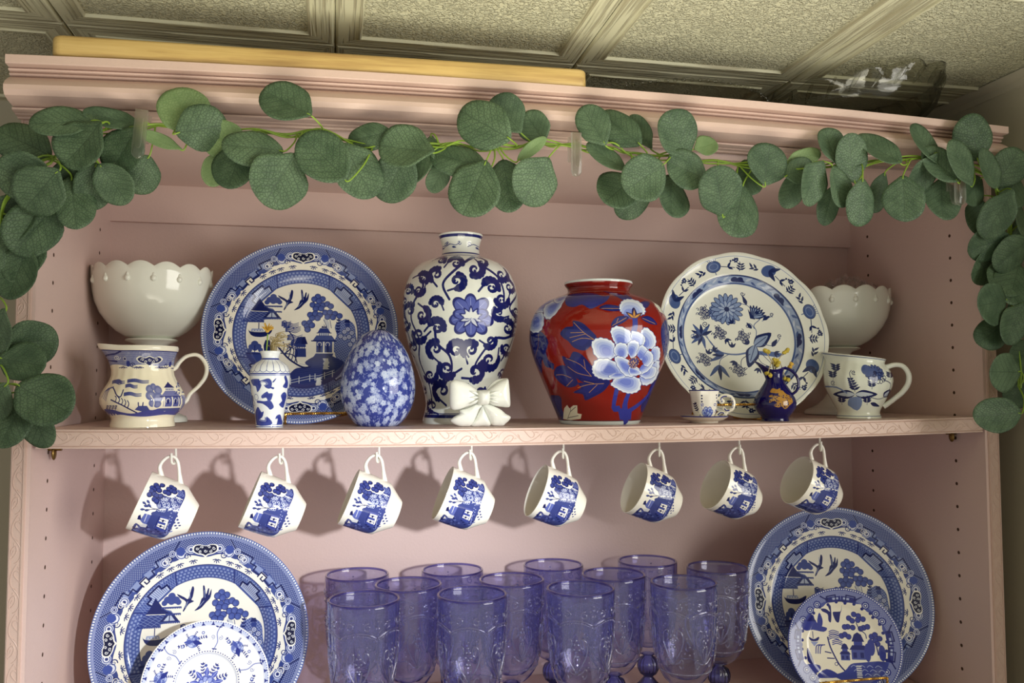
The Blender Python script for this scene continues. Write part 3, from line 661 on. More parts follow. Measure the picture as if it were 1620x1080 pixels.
for (x0, x1) in ((-18.5, -4), (W+4, W+20)):
    p = cpart(G().box(x0, x1, -2.2, 1.6, -Z0, 331), 'edge_trim', PINK, smooth=False)
    for xe in ((x0+1, x0+2.2), (x1-2.2, x1-1)): cpart(G().box(*xe, -3.1, -2.2, -Z0, 331), 'edge_trim_bead', PINK, smooth=False)
    g = G(); vine_relief(g, -430, 330, lambda a, b: ((x0+x1)/2+b, -2.3, a), 5.4); o = cpart(g, 'vine_relief', PINK); o['kind'] = 'stuff'
    xi = (x1, x1+4) if x0 < 0 else (x0-4, x0)
    cpart(G().box(min(xi), max(xi), -.2, 1.6, -Z0, 331), 'inner_bead', PINKIN, smooth=False)
# pin holes down the sides
g = G()
for xs_, sx, zz0 in ((0, 1, 258.1-31.75*1), (W, -1, 258.1)):
    for yy in (55, 243):
        for k in range(-1, 22):
            z = 258.1-31.75*k
            if -22 < z < 4: continue
            c = [(xs_+sx*.12, yy+2.4*math.cos(t*PI/5), z+2.4*math.sin(t*PI/5)) for t in range(10)]; e = [(xs_-sx*.2, p[1], p[2]) for p in c]
            g.loft([e, c], 0, cap=True)
o = cpart(g, 'pin_hole', HOLE, smooth=False); o['kind'] = 'stuff'
# shelves, the upper one sagging
def shelf(zf, x0, x1, y0, y1, th, relief=True):
    n = 36; S = G()
    def ringat(x): z = zf(x); return [(x, y0+1, z-th), (x, y1, z-th), (x, y1, z), (x, y0+1, z)]
    S.loft([ringat(x0+(x1-x0)*i/n) for i in range(n+1)], 0, cap=True); sh = cpart(S, 'shelf', PINKIN, smooth=False)
    def to_sh(g, nm, m, **k): g.v = [(x-CL[0], y-CL[1], z-CL[2]) for x, y, z in g.v]; return g.build(nm, m, sh, **k)
    T_ = G()
    def prof(x):
        z = zf(x); return [(x, y0+1, z+.5), (x, y0+1, z-th-.5), (x, y0-2.4, z-th-.5), (x, y0-2.6, z-th+1.2), (x, y0-1.4, z-th+1.8), (x, y0-2.3, z-th+2.6), (x, y0-2.3, z-2.6), (x, y0-1.4, z-1.9), (x, y0-2.6, z-1.2), (x, y0-2.4, z+.5)]
    T_.loft([prof(x0+(x1-x0)*i/n) for i in range(n+1)], 0, cap=True); to_sh(T_, 'edge_trim', PINK, smooth=False)
    g = G(); vine_relief(g, x0+2, x1-2, lambda a, b: (a, y0-2.35, zf(a)-th/2+b), 7.4 if relief else 6.5); o = to_sh(g, 'vine_relief', PINK); o['kind'] = 'stuff'
    return sh
shelf(zs, 5, W-4, 1, D-1, 19.2)
shelf(lambda x: -394., 5, W-4, 1, D-1, 19.2)
for x, sx in ((3, 1), (W-3, -1)):      # shelf pins under both ends
    for y in (55, 243):
        z = zs(x)-19.6
        g = G(); g.tube([(x-sx*3, y, z-3.5), (x+sx*11, y, z-3.5)], 3.2, 10); g.box(x-3, x+3, y-7, y+7, z-1, z-.1); g.ell((x+sx*3, y, z-9), (2.5, 5.2, 8), seg=12)
        cpart(g, 'shelf_pin', BRASS)
# crown moulding, very slightly bowed
def bow(x): t = (x+20)/1196.; return 11.*4*t*(1-t)
prof = [(-4, 336.5), (-8, 336.5), (-9, 338), (-15, 338.5), (-16, 339.5), (-22, 340), (-25, 341), (-25, 343), (-20, 344), (-26, 345.2), (-37, 346.5), (-46, 349), (-50, 354), (-50, 359), (-46, 364), (-39, 369), (-33, 372.5), (-30, 373.5), (-34, 374), (-35.5, 375.5), (-34, 377), (-32, 377.6), (-37, 378), (-38.5, 379.5), (-37, 380.8), (-35, 381.4), (-46, 382), (-47, 383), (-47, 391), (-46, 391.6), (-4, 391.6)]
n = 30; X0, X1 = -20., 1176.
g = G().loft([[(x, y, z+bow(x)-6.) for y, z in prof] for x in [X0+(X1-X0)*i/n for i in range(n+1)]], 0, cap=True)
cpart(g, 'crown_moulding', PINK, sharp=30)
# ------------------------------------------------------------------ bamboo board lying on top
BAM, nt, b = new_mat('bamboo'); b.inputs['Roughness'].default_value = .45
tcn = nd(nt, 'ShaderNodeTexCoord'); mp = nd(nt, 'ShaderNodeMapping'); mp.inputs['Scale'].default_value = (6, 120, 120); lk(nt, tcn.outputs['Object'], mp.inputs[0])
nn = nd(nt, 'ShaderNodeTexNoise', i_Scale=1., i_Detail=5., i_Roughness=.6); lk(nt, mp.outputs[0], nn.inputs['Vector'])
rr = nd(nt, 'ShaderNodeValToRGB'); e = rr.color_ramp.elements; e[0].position = .25; e[0].color = lin((146, 112, 66)); e[1].position = .75; e[1].color = lin((206, 178, 118))
x_ = e.new(.5); x_.color = lin((190, 160, 98)); lk(nt, nn.outputs['Fac'], rr.inputs[0]); lk(nt, rr.outputs[0], b.inputs['Base Color'])
a, c = atY(79, 86.5, -44), atY(930, 138.5, -44)
zb = 390.+9
xa, xb = a[0], c[0]
bl = thing('cutting_board', 'thick bamboo cutting board lying on top of the cabinet against the ceiling', 'cutting board', ((xa+xb)/2, 60, (a[2]+c[2])/2), (0, -math.atan2(c[2]-a[2], xb-xa), 0))
g = G(); L = (xb-xa)/2; ring = lambda ins, z: [( (L-ins-9*(1-math.cos(t)))*sx if 0 else 0, 0, z) for t in (0,)]
def rrect(hx, hy, r, z):
    P = []
    for cx_, cy_, a0 in ((hx-r, hy-r, 0), (-hx+r, hy-r, PI/2), (-hx+r, -hy+r, PI), (hx-r, -hy+r, 1.5*PI)):
        for k in range(6): t = a0+PI/2*k/5; P.append((cx_+r*math.cos(t), cy_+r*math.sin(t), z))
    return P
# the board follows the deck: front edge from left to right
g.loft([rrect(L-3, 101, 9, 0), rrect(L-.8, 103.2, 10, 1.2), rrect(L, 104, 10, 3.5), rrect(L, 104, 10, 19), rrect(L-.8, 103.2, 10, 21.2), rrect(L-3, 101, 9, 22.5)], 0, cap=True)
g.build('board', BAM, bl, smooth=True, sharp=50)
# ------------------------------------------------------------------ items: shared helpers
def base_at(u, Y, z=None):
    """foot of an item seen at column u, standing at depth Y on the upper shelf"""
    zz = -3.
    for _ in range(4):
        p = atY(u, 640, Y); zz = zs(p[0]) if z is None else z
    return (float(p[0]), Y, zz+.25)
def facing(p): return math.atan2(CAM[1]-p[1], CAM[0]-p[0])
def vessel(name, label, cat, u, Y, ybase, prof, mats, inner=None, group=None, segs=96, body='body', z=None):
    """prof: list of (y_px, r_px) top to bottom as seen; returns root, scale, phi, heights"""
    p = base_at(u, Y, z); s = pxmm((p[0], Y, 60)); root = thing(name, label, cat, p, group=group)
    return root, s, facing((p[0], Y)), p
def spline_prof(pts, n=5): return [tuple(q) for q in smooth_path(pts, n)]

# ---- tall blue and white vase
VP = [(373.5, 35), (376, 35), (380, 33.2), (386, 31), (393, 29.5), (400, 29.5), (406, 30.5), (409, 34), (412, 42), (416, 54), (422, 66), (430, 74.5), (440, 81), (455, 87), (472, 90.5), (492, 91.5), (512, 90), (532, 86.5), (552, 81.5), (572, 75), (592, 67.5), (612, 60.5), (630, 56), (643, 54.5), (652, 56), (661, 58.5), (668, 60), (671.5, 59.5)]
def vase_print():
    cv = wrap(2.4, 728.5, 373.5, 671.5, VP, (226, 230, 222)); Q = lambda x, y: (620+x/3.273, 360+y/3.273)
    nv, md = (24, 30, 96), (58, 68, 138)
    cv.ring(378.5, 4, nv); cv.ring(406, 2.2, (40, 48, 110)); cv.ring(411, 1.6, md); cv.ring(655.5, 1.2, nv); cv.ring(659.5, 5, nv)
    def scroll(x, y, s, a, fl=1):
        x, y = Q(x, y); r = s/3.273*1.1
        for i in range(7): t = a+fl*(i*.42); cv.disc(x+r*.92*math.cos(t), y+r*.92*math.sin(t), r*(.52-.02*i), nv)
        cv.spiral(x, y, r*.98, a-fl*.4, 1.15, r*.66, nv, w2=r*.2, flip=fl); cv.disc(x+r*.28*math.cos(a+2.2), y+r*.28*math.sin(a+2.2), r*.2, nv)
        cv.line([(x+r*.9*math.cos(a-.4), y+r*.9*math.sin(a-.4)), (x+r*1.6*math.cos(a-fl*1.1), y+r*1.6*math.sin(a-fl*1.1))], r*.26, nv)
    vines = [[(420, 180), (340, 250), (280, 310), (270, 350), (300, 410)], [(150, 290), (170, 340), (120, 420), (110, 500), (150, 600), (150, 700), (200, 830), (215, 940)], [(60, 330), (70, 420), (80, 520), (100, 600)], [(470, 240), (540, 290), (570, 370), (560, 450), (520, 470)],
             [(600, 280), (640, 360), (600, 440), (650, 500)], [(645, 560), (580, 590), (520, 600), (440, 700), (420, 760)], [(230, 540), (240, 620), (300, 680), (310, 760), (260, 850)], [(560, 700), (610, 620), (640, 520)], [(570, 780), (600, 720), (620, 650)]]
    for v in vines: cv.line([Q(*p) for p in v], 4.6, nv, sm=5, w2=3.4)
    S = [(330, 225, 34, -2.4, 1), (425, 255, 38, -.6, 1), (335, 320, 36, 1.2, -1), (235, 285, 34, 2.6, 1), (165, 300, 30, -1.8, 1), (150, 355, 26, .4, 1), (100, 455, 34, 2.8, 1), (165, 480, 34, -.8, 1), (150, 575, 34, .9, 1), (75, 520, 26, 2.6, -1), (235, 430, 28, -.4, -1), (238, 545, 36, -2.3, 1), (232, 650, 38, 2.4, 1), (335, 655, 38, -.6, -1), (290, 745, 40, 1.1, 1), (405, 655, 38, 2.9, 1), (500, 700, 42, .2, 1), (425, 760, 40, 1.6, -1), (205, 775, 32, .2, 1), (265, 855, 42, 2.4, 1), (505, 345, 38, -2.4, 1), (560, 270, 34, -.6, 1), (560, 400, 34, .3, 1), (600, 330, 28, -1, 1), (545, 470, 30, 1.3, 1), (590, 540, 34, -1.5, 1), (590, 640, 30, .8, 1), (500, 610, 30, 2.1, -1), (640, 450, 26, .4, 1), (640, 520, 24, .6, -1), (215, 930, 28, 2., 1), (575, 760, 28, .3, 1), (90, 350, 26, -2, 1), (70, 400, 22, 2, 1), (460, 215, 24, -1.2, 1), (255, 205, 24, -2, 1), (120, 640, 26, 2.6, 1), (350, 850, 30, .5, 1), (450, 860, 30, 2, -1), (170, 860, 22, 2.6, 1)]
    for t in S: scroll(*t)
    # open flower in the middle
    lt, ed = (84, 96, 172), (34, 40, 110)
    for a_, L in ((-1.6, 110), (-2.35, 118), (-.8, 118), (2.9, 110), (.25, 116), (2.3, 112), (.85, 112), (1.57, 104), (-3.0, 90), (-.2, 90)):
        pts = []
        for i in range(9):
            t = i/8; w_ = .42*math.sin(PI*min(1, t*1.05))**.6; rr_ = L*(.25+.75*math.cos((t-.5)*2.2)) 
            pts.append(Q(405+rr_*math.cos(a_+(t-.5)*.95), 490+rr_*math.sin(a_+(t-.5)*.95)))
        cv.poly([Q(405, 490)]+pts, ed, sm=2); c0 = Q(405, 490)
        cv.poly([c0]+[(c0[0]+(p[0]-c0[0])*.88, c0[1]+(p[1]-c0[1])*.88) for p in pts], lt, .95, sm=2)
        m_ = pts[4]; cv.line([c0, (c0[0]+(m_[0]-c0[0])*.8, c0[1]+(m_[1]-c0[1])*.8)], .8, (150, 160, 210))
    for i in range(9): cv.leaf(*Q(405, 500), 62/3.27, 26/3.27, -PI/2+(i-4)*.62, ed); cv.leaf(*Q(405, 500), 50/3.27, 17/3.27, -PI/2+(i-4)*.62, (200, 206, 222))
    for i in range(7): cv.disc(*Q(380+i*9, 492-(i % 2)*12), 3.2, (222, 226, 226)); 
    for x0 in (300, 420, 240): 
        cv.line([Q(x0-30, 118), Q(x0, 104), Q(x0+30, 110), Q(x0+50, 96)], 1., (46, 56, 120), sm=4); cv.spiral(*Q(x0+48, 98), 3.6, 0, 1.3, 1., (46, 56, 120)); cv.spiral(*Q(x0-22, 104), 3.4, 1, 1.2, 1., (46, 56, 120), flip=-1); cv.leaf(*Q(x0+10, 118), 7, 3, .2, (46, 56, 120))
    mirror_round(cv); return cv
PV = print_mat('scroll_vase_print', vase_print(), .06)
root, s, phi, p = vessel('tall_vase', 'tall blue and white porcelain vase with leafy scrolls and narrow neck', 'vase', 728.5, 168, 671.5, VP, None)
H = 671.5-373.5
P = [(r/s, (671.5-y)/s, 0) for y, r in VP]; P = [(33/s, H/s+.3, 1)] + P
G().lathe([(30/s, (H-1)/s, 1)]+P, 112, phi=phi, z_uv=(0, H/s)).build('body', [PV, WHITE], root, sharp=50)
G().lathe([(30/s, (H-1)/s), (26.5/s, (H-20)/s), (27/s, (H-36)/s), (60/s, (H-56)/s), (70/s, (H-120)/s), (46/s, 60/s), (0.1, 30/s)], 48, phi=phi).build('inside', WHITE, root)
G().lathe([(59.5/s, 0), (55/s, -.1), (54/s, 2/s), (.1, 2/s)], 64).build('foot_ring', WHITE, root)

# ---- red jar vase with blue peonies
RP = [(449, 53.5), (452, 54.2), (455, 53), (459, 49.5), (464, 48.8), (467, 51), (470, 58), (474, 70), (480, 84), (488, 94.5), (498, 102), (510, 107), (525, 110), (542, 110.3), (560, 106.5), (578, 100.5), (596, 93.5), (614, 86), (632, 78.5), (648, 71.5), (660, 66.5), (666, 64.5), (668, 64), (671.5, 61)]
def red_print():
    red = (126, 26, 18); cv = wrap(2.6, 948, 449, 671.5, RP, red); Q = lambda x, y: (820+x/4.152, 430+y/4.152)
    QL = lambda L: [Q(*p) for p in L]
    nv, bl, pl, wt, gd = (28, 32, 98), (44, 52, 142), (120, 138, 206), (214, 222, 232), (196, 140, 70)
    cv.ring(450.5, 4, (214, 222, 220)); cv.ring(669.2, 7, (205, 215, 212)); cv.ring(665.4, 1., (40, 20, 40)); cv.ring(458.5, 1.3, (110, 24, 18)); cv.ring(468.4, 1., (170, 120, 110))
    def leaf(L, veins, c=nv):
        cv.poly(QL(L), c, sm=3); m = np.mean(L, 0); cv.poly(QL([(m[0]+(p[0]-m[0])*.7, m[1]+(p[1]-m[1])*.7) for p in L]), bl, .28, sm=3)
        for v in veins: cv.line(QL(v), .75, gd, sm=3)
    def petal(L, shade=1., c=pl):
        """scalloped white edge, blue body, dark outline"""
        m = np.mean(L, 0); P_ = smooth_path(L, 6, True); R = []
        for i, q in enumerate(P_): k = 1+.045*math.sin(i*1.9); R.append((m[0]+(q[0]-m[0])*k, m[1]+(q[1]-m[1])*k))
        cv.poly(QL([(m[0]+(q[0]-m[0])*1.05, m[1]+(q[1]-m[1])*1.05) for q in R]), (44, 52, 130)); cv.poly(QL(R), wt)
        for k, al, cc in ((.86, .35, pl), (.72, .4, pl), (.55, .5, (92, 110, 192)), (.38, .5, (78, 94, 184))):
            off = np.array([(655-m[0])*.25*(1-k), (640-m[1])*.25*(1-k)]) if m[0] > 480 else np.array([0, 0])
            cv.poly(QL([(m[0]+off[0]+(q[0]-m[0])*k, m[1]+off[1]+(q[1]-m[1])*k) for q in P_]), cc, al)
    # left side flower, leaves over shoulder
    leaf([(75, 420), (150, 405), (215, 470), (200, 540), (170, 600), (165, 680), (120, 610), (85, 520)], [[(150, 430), (150, 500), (120, 580)]])
    for L in ([(85, 320), (120, 260), (180, 300), (185, 380), (150, 420), (90, 400)], [(110, 270), (200, 200), (260, 190), (240, 250), (180, 290)], [(190, 250), (260, 215), (320, 205), (290, 280), (230, 340), (190, 320)], [(250, 200), (330, 180), (335, 210), (270, 240)]): petal(L)
    leaf([(335, 185), (420, 172), (500, 180), (560, 205), (600, 200), (580, 240), (530, 270), (480, 290), (430, 260), (380, 275), (330, 255)], [], (38, 46, 124))
    leaf([(560, 160), (640, 175), (700, 200), (730, 225), (690, 235), (640, 205)], []); leaf([(690, 180), (740, 215), (720, 225)], [])
    leaf([(535, 285), (580, 262), (660, 275), (665, 300), (600, 305)], [[(550, 288), (655, 288)]])
    leaf([(785, 250), (810, 230), (850, 228), (840, 265), (810, 280)], [])
    # bud
    petal([(660, 270), (680, 235), (720, 222), (780, 235), (815, 280), (812, 315), (770, 330), (690, 325), (662, 300)])
    leaf([(735, 290), (752, 282), (768, 330), (752, 350), (735, 340)], []); cv.line(QL([(752, 340), (752, 400), (740, 440), (742, 500)]), 9, (46, 54, 140), sm=3)
    leaf([(606, 400), (620, 360), (660, 335), (715, 340), (690, 370), (640, 395)], [[(615, 395), (700, 345)], [(640, 375), (650, 350)]]); leaf([(790, 345), (830, 328), (870, 345), (893, 380), (840, 375)], [[(800, 345), (880, 375)]])
    for a_ in (-.6, 0, .6): cv.leaf(*Q(748, 345), 15, 6, -PI/2+a_*1.6, (60, 50, 80)); cv.leaf(*Q(748, 345), 12, 3, -PI/2+a_*1.6, gd)
    # leaves left of the flower
    leaf([(295, 435), (330, 400), (375, 395), (375, 362), (430, 375), (480, 420), (520, 470), (480, 520), (440, 545), (380, 525), (345, 485), (315, 465)], [[(505, 480), (440, 435), (380, 372)], [(440, 435), (360, 435)], [(450, 445), (355, 465)], [(505, 480), (430, 470), (370, 490)]])
    leaf([(305, 575), (350, 590), (375, 550), (430, 570), (490, 640), (540, 690), (585, 735), (520, 760), (440, 740), (380, 700), (330, 640)], [[(485, 700), (420, 630), (330, 590)], [(450, 660), (440, 600)], [(485, 700), (400, 680), (340, 640)]])
    leaf([(250, 690), (270, 640), (330, 635), (380, 690), (400, 750), (340, 768), (290, 740)], [[(360, 710), (310, 690), (265, 690)], [(370, 720), (330, 760)]])
    leaf([(370, 800), (420, 770), (400, 740), (480, 740), (560, 720), (600, 735), (560, 790), (500, 825), (445, 848), (430, 810)], [[(560, 745), (470, 750), (400, 770)], [(520, 752), (470, 800)], [(500, 745), (440, 730)]])
    cv.line(QL([(165, 520), (200, 600), (240, 640)]), 8, nv, sm=3); leaf([(160, 500), (190, 470), (220, 490), (200, 530), (215, 600), (250, 620), (245, 640), (190, 630)], [])
    leaf([(205, 830), (250, 818), (290, 830), (295, 900), (310, 950), (290, 980), (245, 920)], []); 
    cv.poly(QL([(300, 970), (310, 900), (330, 878), (345, 900), (370, 880), (395, 880), (395, 930), (422, 935), (415, 965), (350, 975)]), (224, 222, 200)); cv.line(QL([(330, 968), (350, 920), (385, 890)]), .8, (60, 50, 60)); cv.line(QL([(335, 960), (400, 945)]), .8, (60, 50, 60)); cv.line(QL([(350, 920), (352, 890)]), .8, (60, 50, 60))
    # right leaves and stems
    leaf([(925, 380), (955, 340), (985, 360), (990, 470), (975, 560), (950, 580), (925, 500), (918, 430)], [[(950, 360), (955, 460), (950, 560)]]); leaf([(855, 760), (900, 690), (950, 640), (940, 700), (900, 790), (860, 860), (805, 930), (795, 880), (830, 830)], [[(930, 670), (860, 800)]])
    cv.line(QL([(700, 970), (690, 880), (720, 790)]), 17, bl, sm=3, w2=8); cv.line(QL([(640, 780), (620, 890), (650, 900)]), 9, bl, sm=3); cv.line(QL([(690, 930), (760, 890), (830, 830), (880, 750)]), 8, bl, sm=3); cv.poly(QL([(600, 890), (650, 895), (735, 910), (730, 972), (660, 972), (650, 920)]), bl)
    cv.poly(QL([(855, 205), (890, 205), (945, 265), (950, 305), (915, 290), (890, 250)]), (214, 214, 190)); cv.line(QL([(870, 210), (940, 290)]), .9, (70, 60, 50))
    # the big flower
    for L in ([(615, 470), (605, 420), (650, 398), (720, 430), (735, 480), (690, 510), (640, 510)], [(790, 430), (820, 402), (870, 440), (885, 490), (860, 530), (810, 520), (790, 480)], [(730, 430), (790, 440), (815, 470), (800, 510), (740, 500)],
              [(490, 500), (530, 470), (590, 480), (625, 510), (630, 580), (570, 600), (510, 575)], [(870, 520), (905, 520), (915, 560), (905, 600), (870, 610), (850, 570)], [(492, 650), (520, 600), (600, 600), (680, 660), (690, 700), (600, 720), (540, 715), (500, 690)],
              [(850, 640), (905, 600), (912, 650), (890, 720), (830, 755), (790, 740), (785, 700)], [(605, 750), (640, 710), (720, 700), (785, 720), (785, 780), (740, 805), (690, 800), (640, 775)], [(780, 680), (850, 640), (895, 650), (880, 700), (820, 715)], [(590, 700), (640, 680), (700, 690), (680, 710), (620, 715)],
              [(622, 540), (650, 500), (700, 510), (710, 560), (690, 590), (640, 580)], [(705, 510), (740, 482), (775, 500), (770, 550), (740, 590), (715, 570)], [(765, 560), (790, 510), (825, 530), (850, 560), (840, 600), (790, 600)], [(770, 690), (800, 630), (860, 590), (870, 620), (830, 670)], [(825, 545), (862, 560), (866, 600), (830, 640), (800, 610)],
              [(628, 590), (660, 580), (720, 610), (780, 660), (760, 695), (700, 700), (650, 650)], [(720, 640), (790, 670), (780, 690), (720, 690)]): petal(L)
    cv.disc(*Q(745, 618), 9.5, (70, 60, 110), ry=8)
    for i in range(46): a_, r_ = rng.rand()*6.28, rng.rand()**.5*9.5; cx_, cy_ = Q(745, 618); cv.disc(cx_+r_*math.cos(a_), cy_+r_*math.sin(a_)*.85, .75, (206, 160, 110))
    mirror_round(cv); return cv
PR = print_mat('red_peony_print', red_print(), .07)
root, s, phi, p = vessel('red_vase', 'round red porcelain jar vase painted with blue peonies and gold veined leaves', 'vase', 948, 103, 671.5, RP, None)
H = 671.5-449
G().lathe([(49/s, (H-3)/s, 1), (51/s, H/s, 1)]+[(r/s, (671.5-y)/s, 0) for y, r in RP], 112, phi=phi, z_uv=(0, H/s)).build('body', [PR, WHITE], root, sharp=50)
G().lathe([(49/s, (H-3)/s), (46/s, (H-10)/s), (46/s, (H-19)/s), (90/s, (H-36)/s), (100/s, (H-80)/s), (60/s, 20/s), (.1, 10/s)], 48).build('inside', WHITE, root)

# ---- speckled egg
EP = [(523, .5), (524, 9), (527, 17), (532, 25), (540, 33), (550, 40), (562, 46.5), (576, 52), (592, 56.2), (608, 58.4), (622, 58.6), (636, 56.5), (650, 51.5), (662, 44.5), (670, 37.5), (675, 32)]
def egg_print():
    cv = wrap(4., 598, 523, 675, EP, (50, 62, 136)); w, h = cv.w, cv.h
    for i in range(1500): x, y = rng.rand()*w, rng.rand()*h; cv.line([(x, y), (x+rng.randn()*14, y+rng.randn()*14)], 1.8, (190, 200, 228), .8, raw=True)
    for i in range(1050):
        x, y = rng.rand()*w, rng.rand()*h; r = rng.choice([8, 11, 14, 18, 22, 25]); a0 = rng.rand()*6; al = .3+.55*rng.rand()
        for j in range(5):
            t = a0+j*1.257; f0, k0 = cv.f, cv.k; cv.f = lambda p, q: (p, q); cv.k = 1.
            cv.disc(x+r*.55*math.cos(t), y+r*.55*math.sin(t), r*.5, (190, 200, 220), al, ry=r*.4, ang=t); cv.f, cv.k = f0, k0
        if r > 9:
            f0, k0 = cv.f, cv.k; cv.f = lambda p, q: (p, q); cv.k = 1.; cv.disc(x, y, r*.2, (120, 136, 192), .7); cv.f, cv.k = f0, k0
    return cv
PE = print_mat('blossom_egg_print', egg_print(), .06)
root, s, phi, p = vessel('ceramic_egg', 'large ceramic egg covered in small white blossoms on blue', 'egg', 598, 102, 675, EP, None)
G().lathe([(r/s, (675-y)/s, 0) for y, r in EP]+[(30/s, -.1, 1), (.1, 0, 1)], 96, phi=phi, z_uv=(0, 152/s)).build('shell', [PE, WHITE], root, sharp=60)

# ---- small blue and white vase with dried stalks
SP = [(557, 15.5), (559, 16), (562, 14.5), (566, 13.2), (569, 13.2), (571.5, 15), (575, 21), (580, 27), (587, 30.3), (596, 31), (606, 30.6), (620, 28.6), (636, 25.8), (652, 22.9), (664, 21.2), (672, 20.8), (677, 21.2)]
def small_vase_print():
    cv = wrap(5., 426.6, 557, 677, SP, (228, 232, 232)); Q = lambda x, y: (380+x/5.68, 500+y/5.68); b1, b2 = (56, 68, 142), (38, 48, 126)
    cv.ring(569.5, 2.6, b1); cv.ring(593, 2.2, b1); cv.ring(595.6, .9, (100, 114, 180)); cv.ring(675.2, 1.2, b2); cv.ring(672.4, .7, b2)
    for i in range(18):
        x = i/18*cv.w; f0, k0 = cv.f, cv.k; y0, y1 = (571-557)*5, (590-557)*5; cv.f = lambda p, q: (p, q); cv.k = 1
        dx = cv.w/36; cv.line([(x-dx, y0), (x-dx, y1-18), (x-dx*.7, y1-4), (x, y1+2), (x+dx*.7, y1-4), (x+dx, y1-18), (x+dx, y0)], 3.4, b1, sm=3); cv.f, cv.k = f0, k0
    blobs = [[(105, 580), (170, 575), (180, 590), (250, 570), (280, 600), (275, 650), (250, 660), (220, 640), (250, 620), (230, 595), (180, 600), (190, 640), (160, 690), (145, 640), (120, 630)],
             [(195, 720), (240, 685), (255, 700), (290, 705), (275, 760), (250, 770), (235, 740), (200, 745)], [(160, 765), (220, 770), (270, 765), (300, 820), (270, 845), (245, 820), (200, 790), (160, 785)], [(145, 870), (165, 820), (195, 865), (215, 860), (205, 905), (175, 940), (235, 950), (240, 905), (285, 950), (275, 980), (170, 985), (150, 940)],
             [(375, 640), (395, 600), (385, 560), (400, 545), (420, 600), (415, 650), (395, 655)], [(345, 800), (370, 770), (360, 720), (390, 690), (410, 720), (400, 770), (380, 830)], [(330, 960), (335, 920), (315, 930), (325, 900), (355, 890), (370, 930), (375, 975), (330, 980)], [(285, 600), (315, 568), (318, 575), (295, 605)], [(250, 640), (300, 650), (290, 665)],
             [(90, 620), (105, 640), (100, 690), (85, 680)], [(95, 740), (120, 720), (125, 770), (100, 790)], [(420, 650), (432, 690), (425, 760), (415, 700)]]
    for b_ in blobs: cv.poly([Q(*p) for p in b_], b1, sm=4); m = np.mean(b_, 0); cv.poly([Q(m[0]+(p[0]-m[0])*.6, m[1]+(p[1]-m[1])*.6) for p in b_], b2, .6, sm=4)
    cv.disc(*Q(150, 735), 5, (225, 230, 230)); cv.disc(*Q(150, 735), 5, b1, ring=.7); cv.disc(*Q(130, 790), 4.5, b1, ring=.7)
    mirror_round(cv); return cv
PS = print_mat('small_vase_print', small_vase_print(), .07)
root, s, phi, p = vessel('bud_vase', 'small blue and white bud vase with petal collar, in front of the left dinner plate', 'vase', 426.6, 69, 677, SP, None)
G().lathe([(13/s, 117/s, 1), (14.5/s, 120/s, 1)]+[(r/s, (677-y)/s, 0) for y, r in SP]+[(19/s, -.1, 1), (.1, 0, 1)], 80, phi=phi, z_uv=(0, 120/s)).build('body', [PS, WHITE], root, sharp=55)
G().lathe([(13/s, 117/s), (11/s, 109/s), (22/s, 96/s), (.1, 60/s)], 32).build('inside', WHITE, root)
sv = (p, s)
def stalk_thing(name, label, cat, base, paths, rads, m, group=None):
    t = thing(name, label, cat, base, group=group)
    for P_, r in zip(paths, rads): G().tube(P_, r, 5).build('stalk', m, t)
    return t
q = (p[0], p[1], p[2]+50)
def PX(u, v, Y, o): a_ = atY(u, v, Y); return (a_[0]-o[0], a_[1]-o[1], a_[2]-o[2])
t = thing('dried_flower', 'single dried ochre flower on a green stalk in the bud vase', 'dried flower', q)
G().tube([(0, 0, 0), PX(421, 560, 66, q), PX(423, 540, 64, q), PX(423.5, 528, 63, q)], .9, 6).build('stalk', STEM, t)
g = G(); c = np.array(PX(423, 521, 63, q))
for i in range(26):
    d = rng.randn(3); d[2] = abs(d[2])*.6-.15; d /= np.linalg.norm(d); g.tube([c, c+d*4, c+d*7.5+np.array([0, 0, 1.2])], [1., 1.1, .35], 4)
g.ell(c-(0, 0, 1), (2.6, 2.6, 3)); g.build('flower_head', ORA, t)
q = (p[0]+2.5, p[1]+4, p[2]+52)
t = thing('dried_grass_bundle', 'bundle of dried bleached grass stalks leaning right in the bud vase', 'dried grass', q)
g = G()
for i in range(34):
    e = PX(437+rng.randn()*6, 526+rng.rand()*22, 76+rng.randn()*5, q); m_ = PX(432+rng.randn()*2.4, 548, 73+rng.randn()*3, q)
    m2 = ((m_[0]+e[0])/2+rng.randn()*1.5, (m_[1]+e[1])/2, (m_[2]+e[2])/2+rng.randn())
    g.tube(smooth_path([(rng.randn()*2, rng.randn()*2, 0), m_, m2, e, (e[0]+4+rng.rand()*7, e[1], e[2]+rng.randn()*3)], 3), [.45]*13, 4)
g.build('stalks', DRY, t)['kind'] = 'stuff'

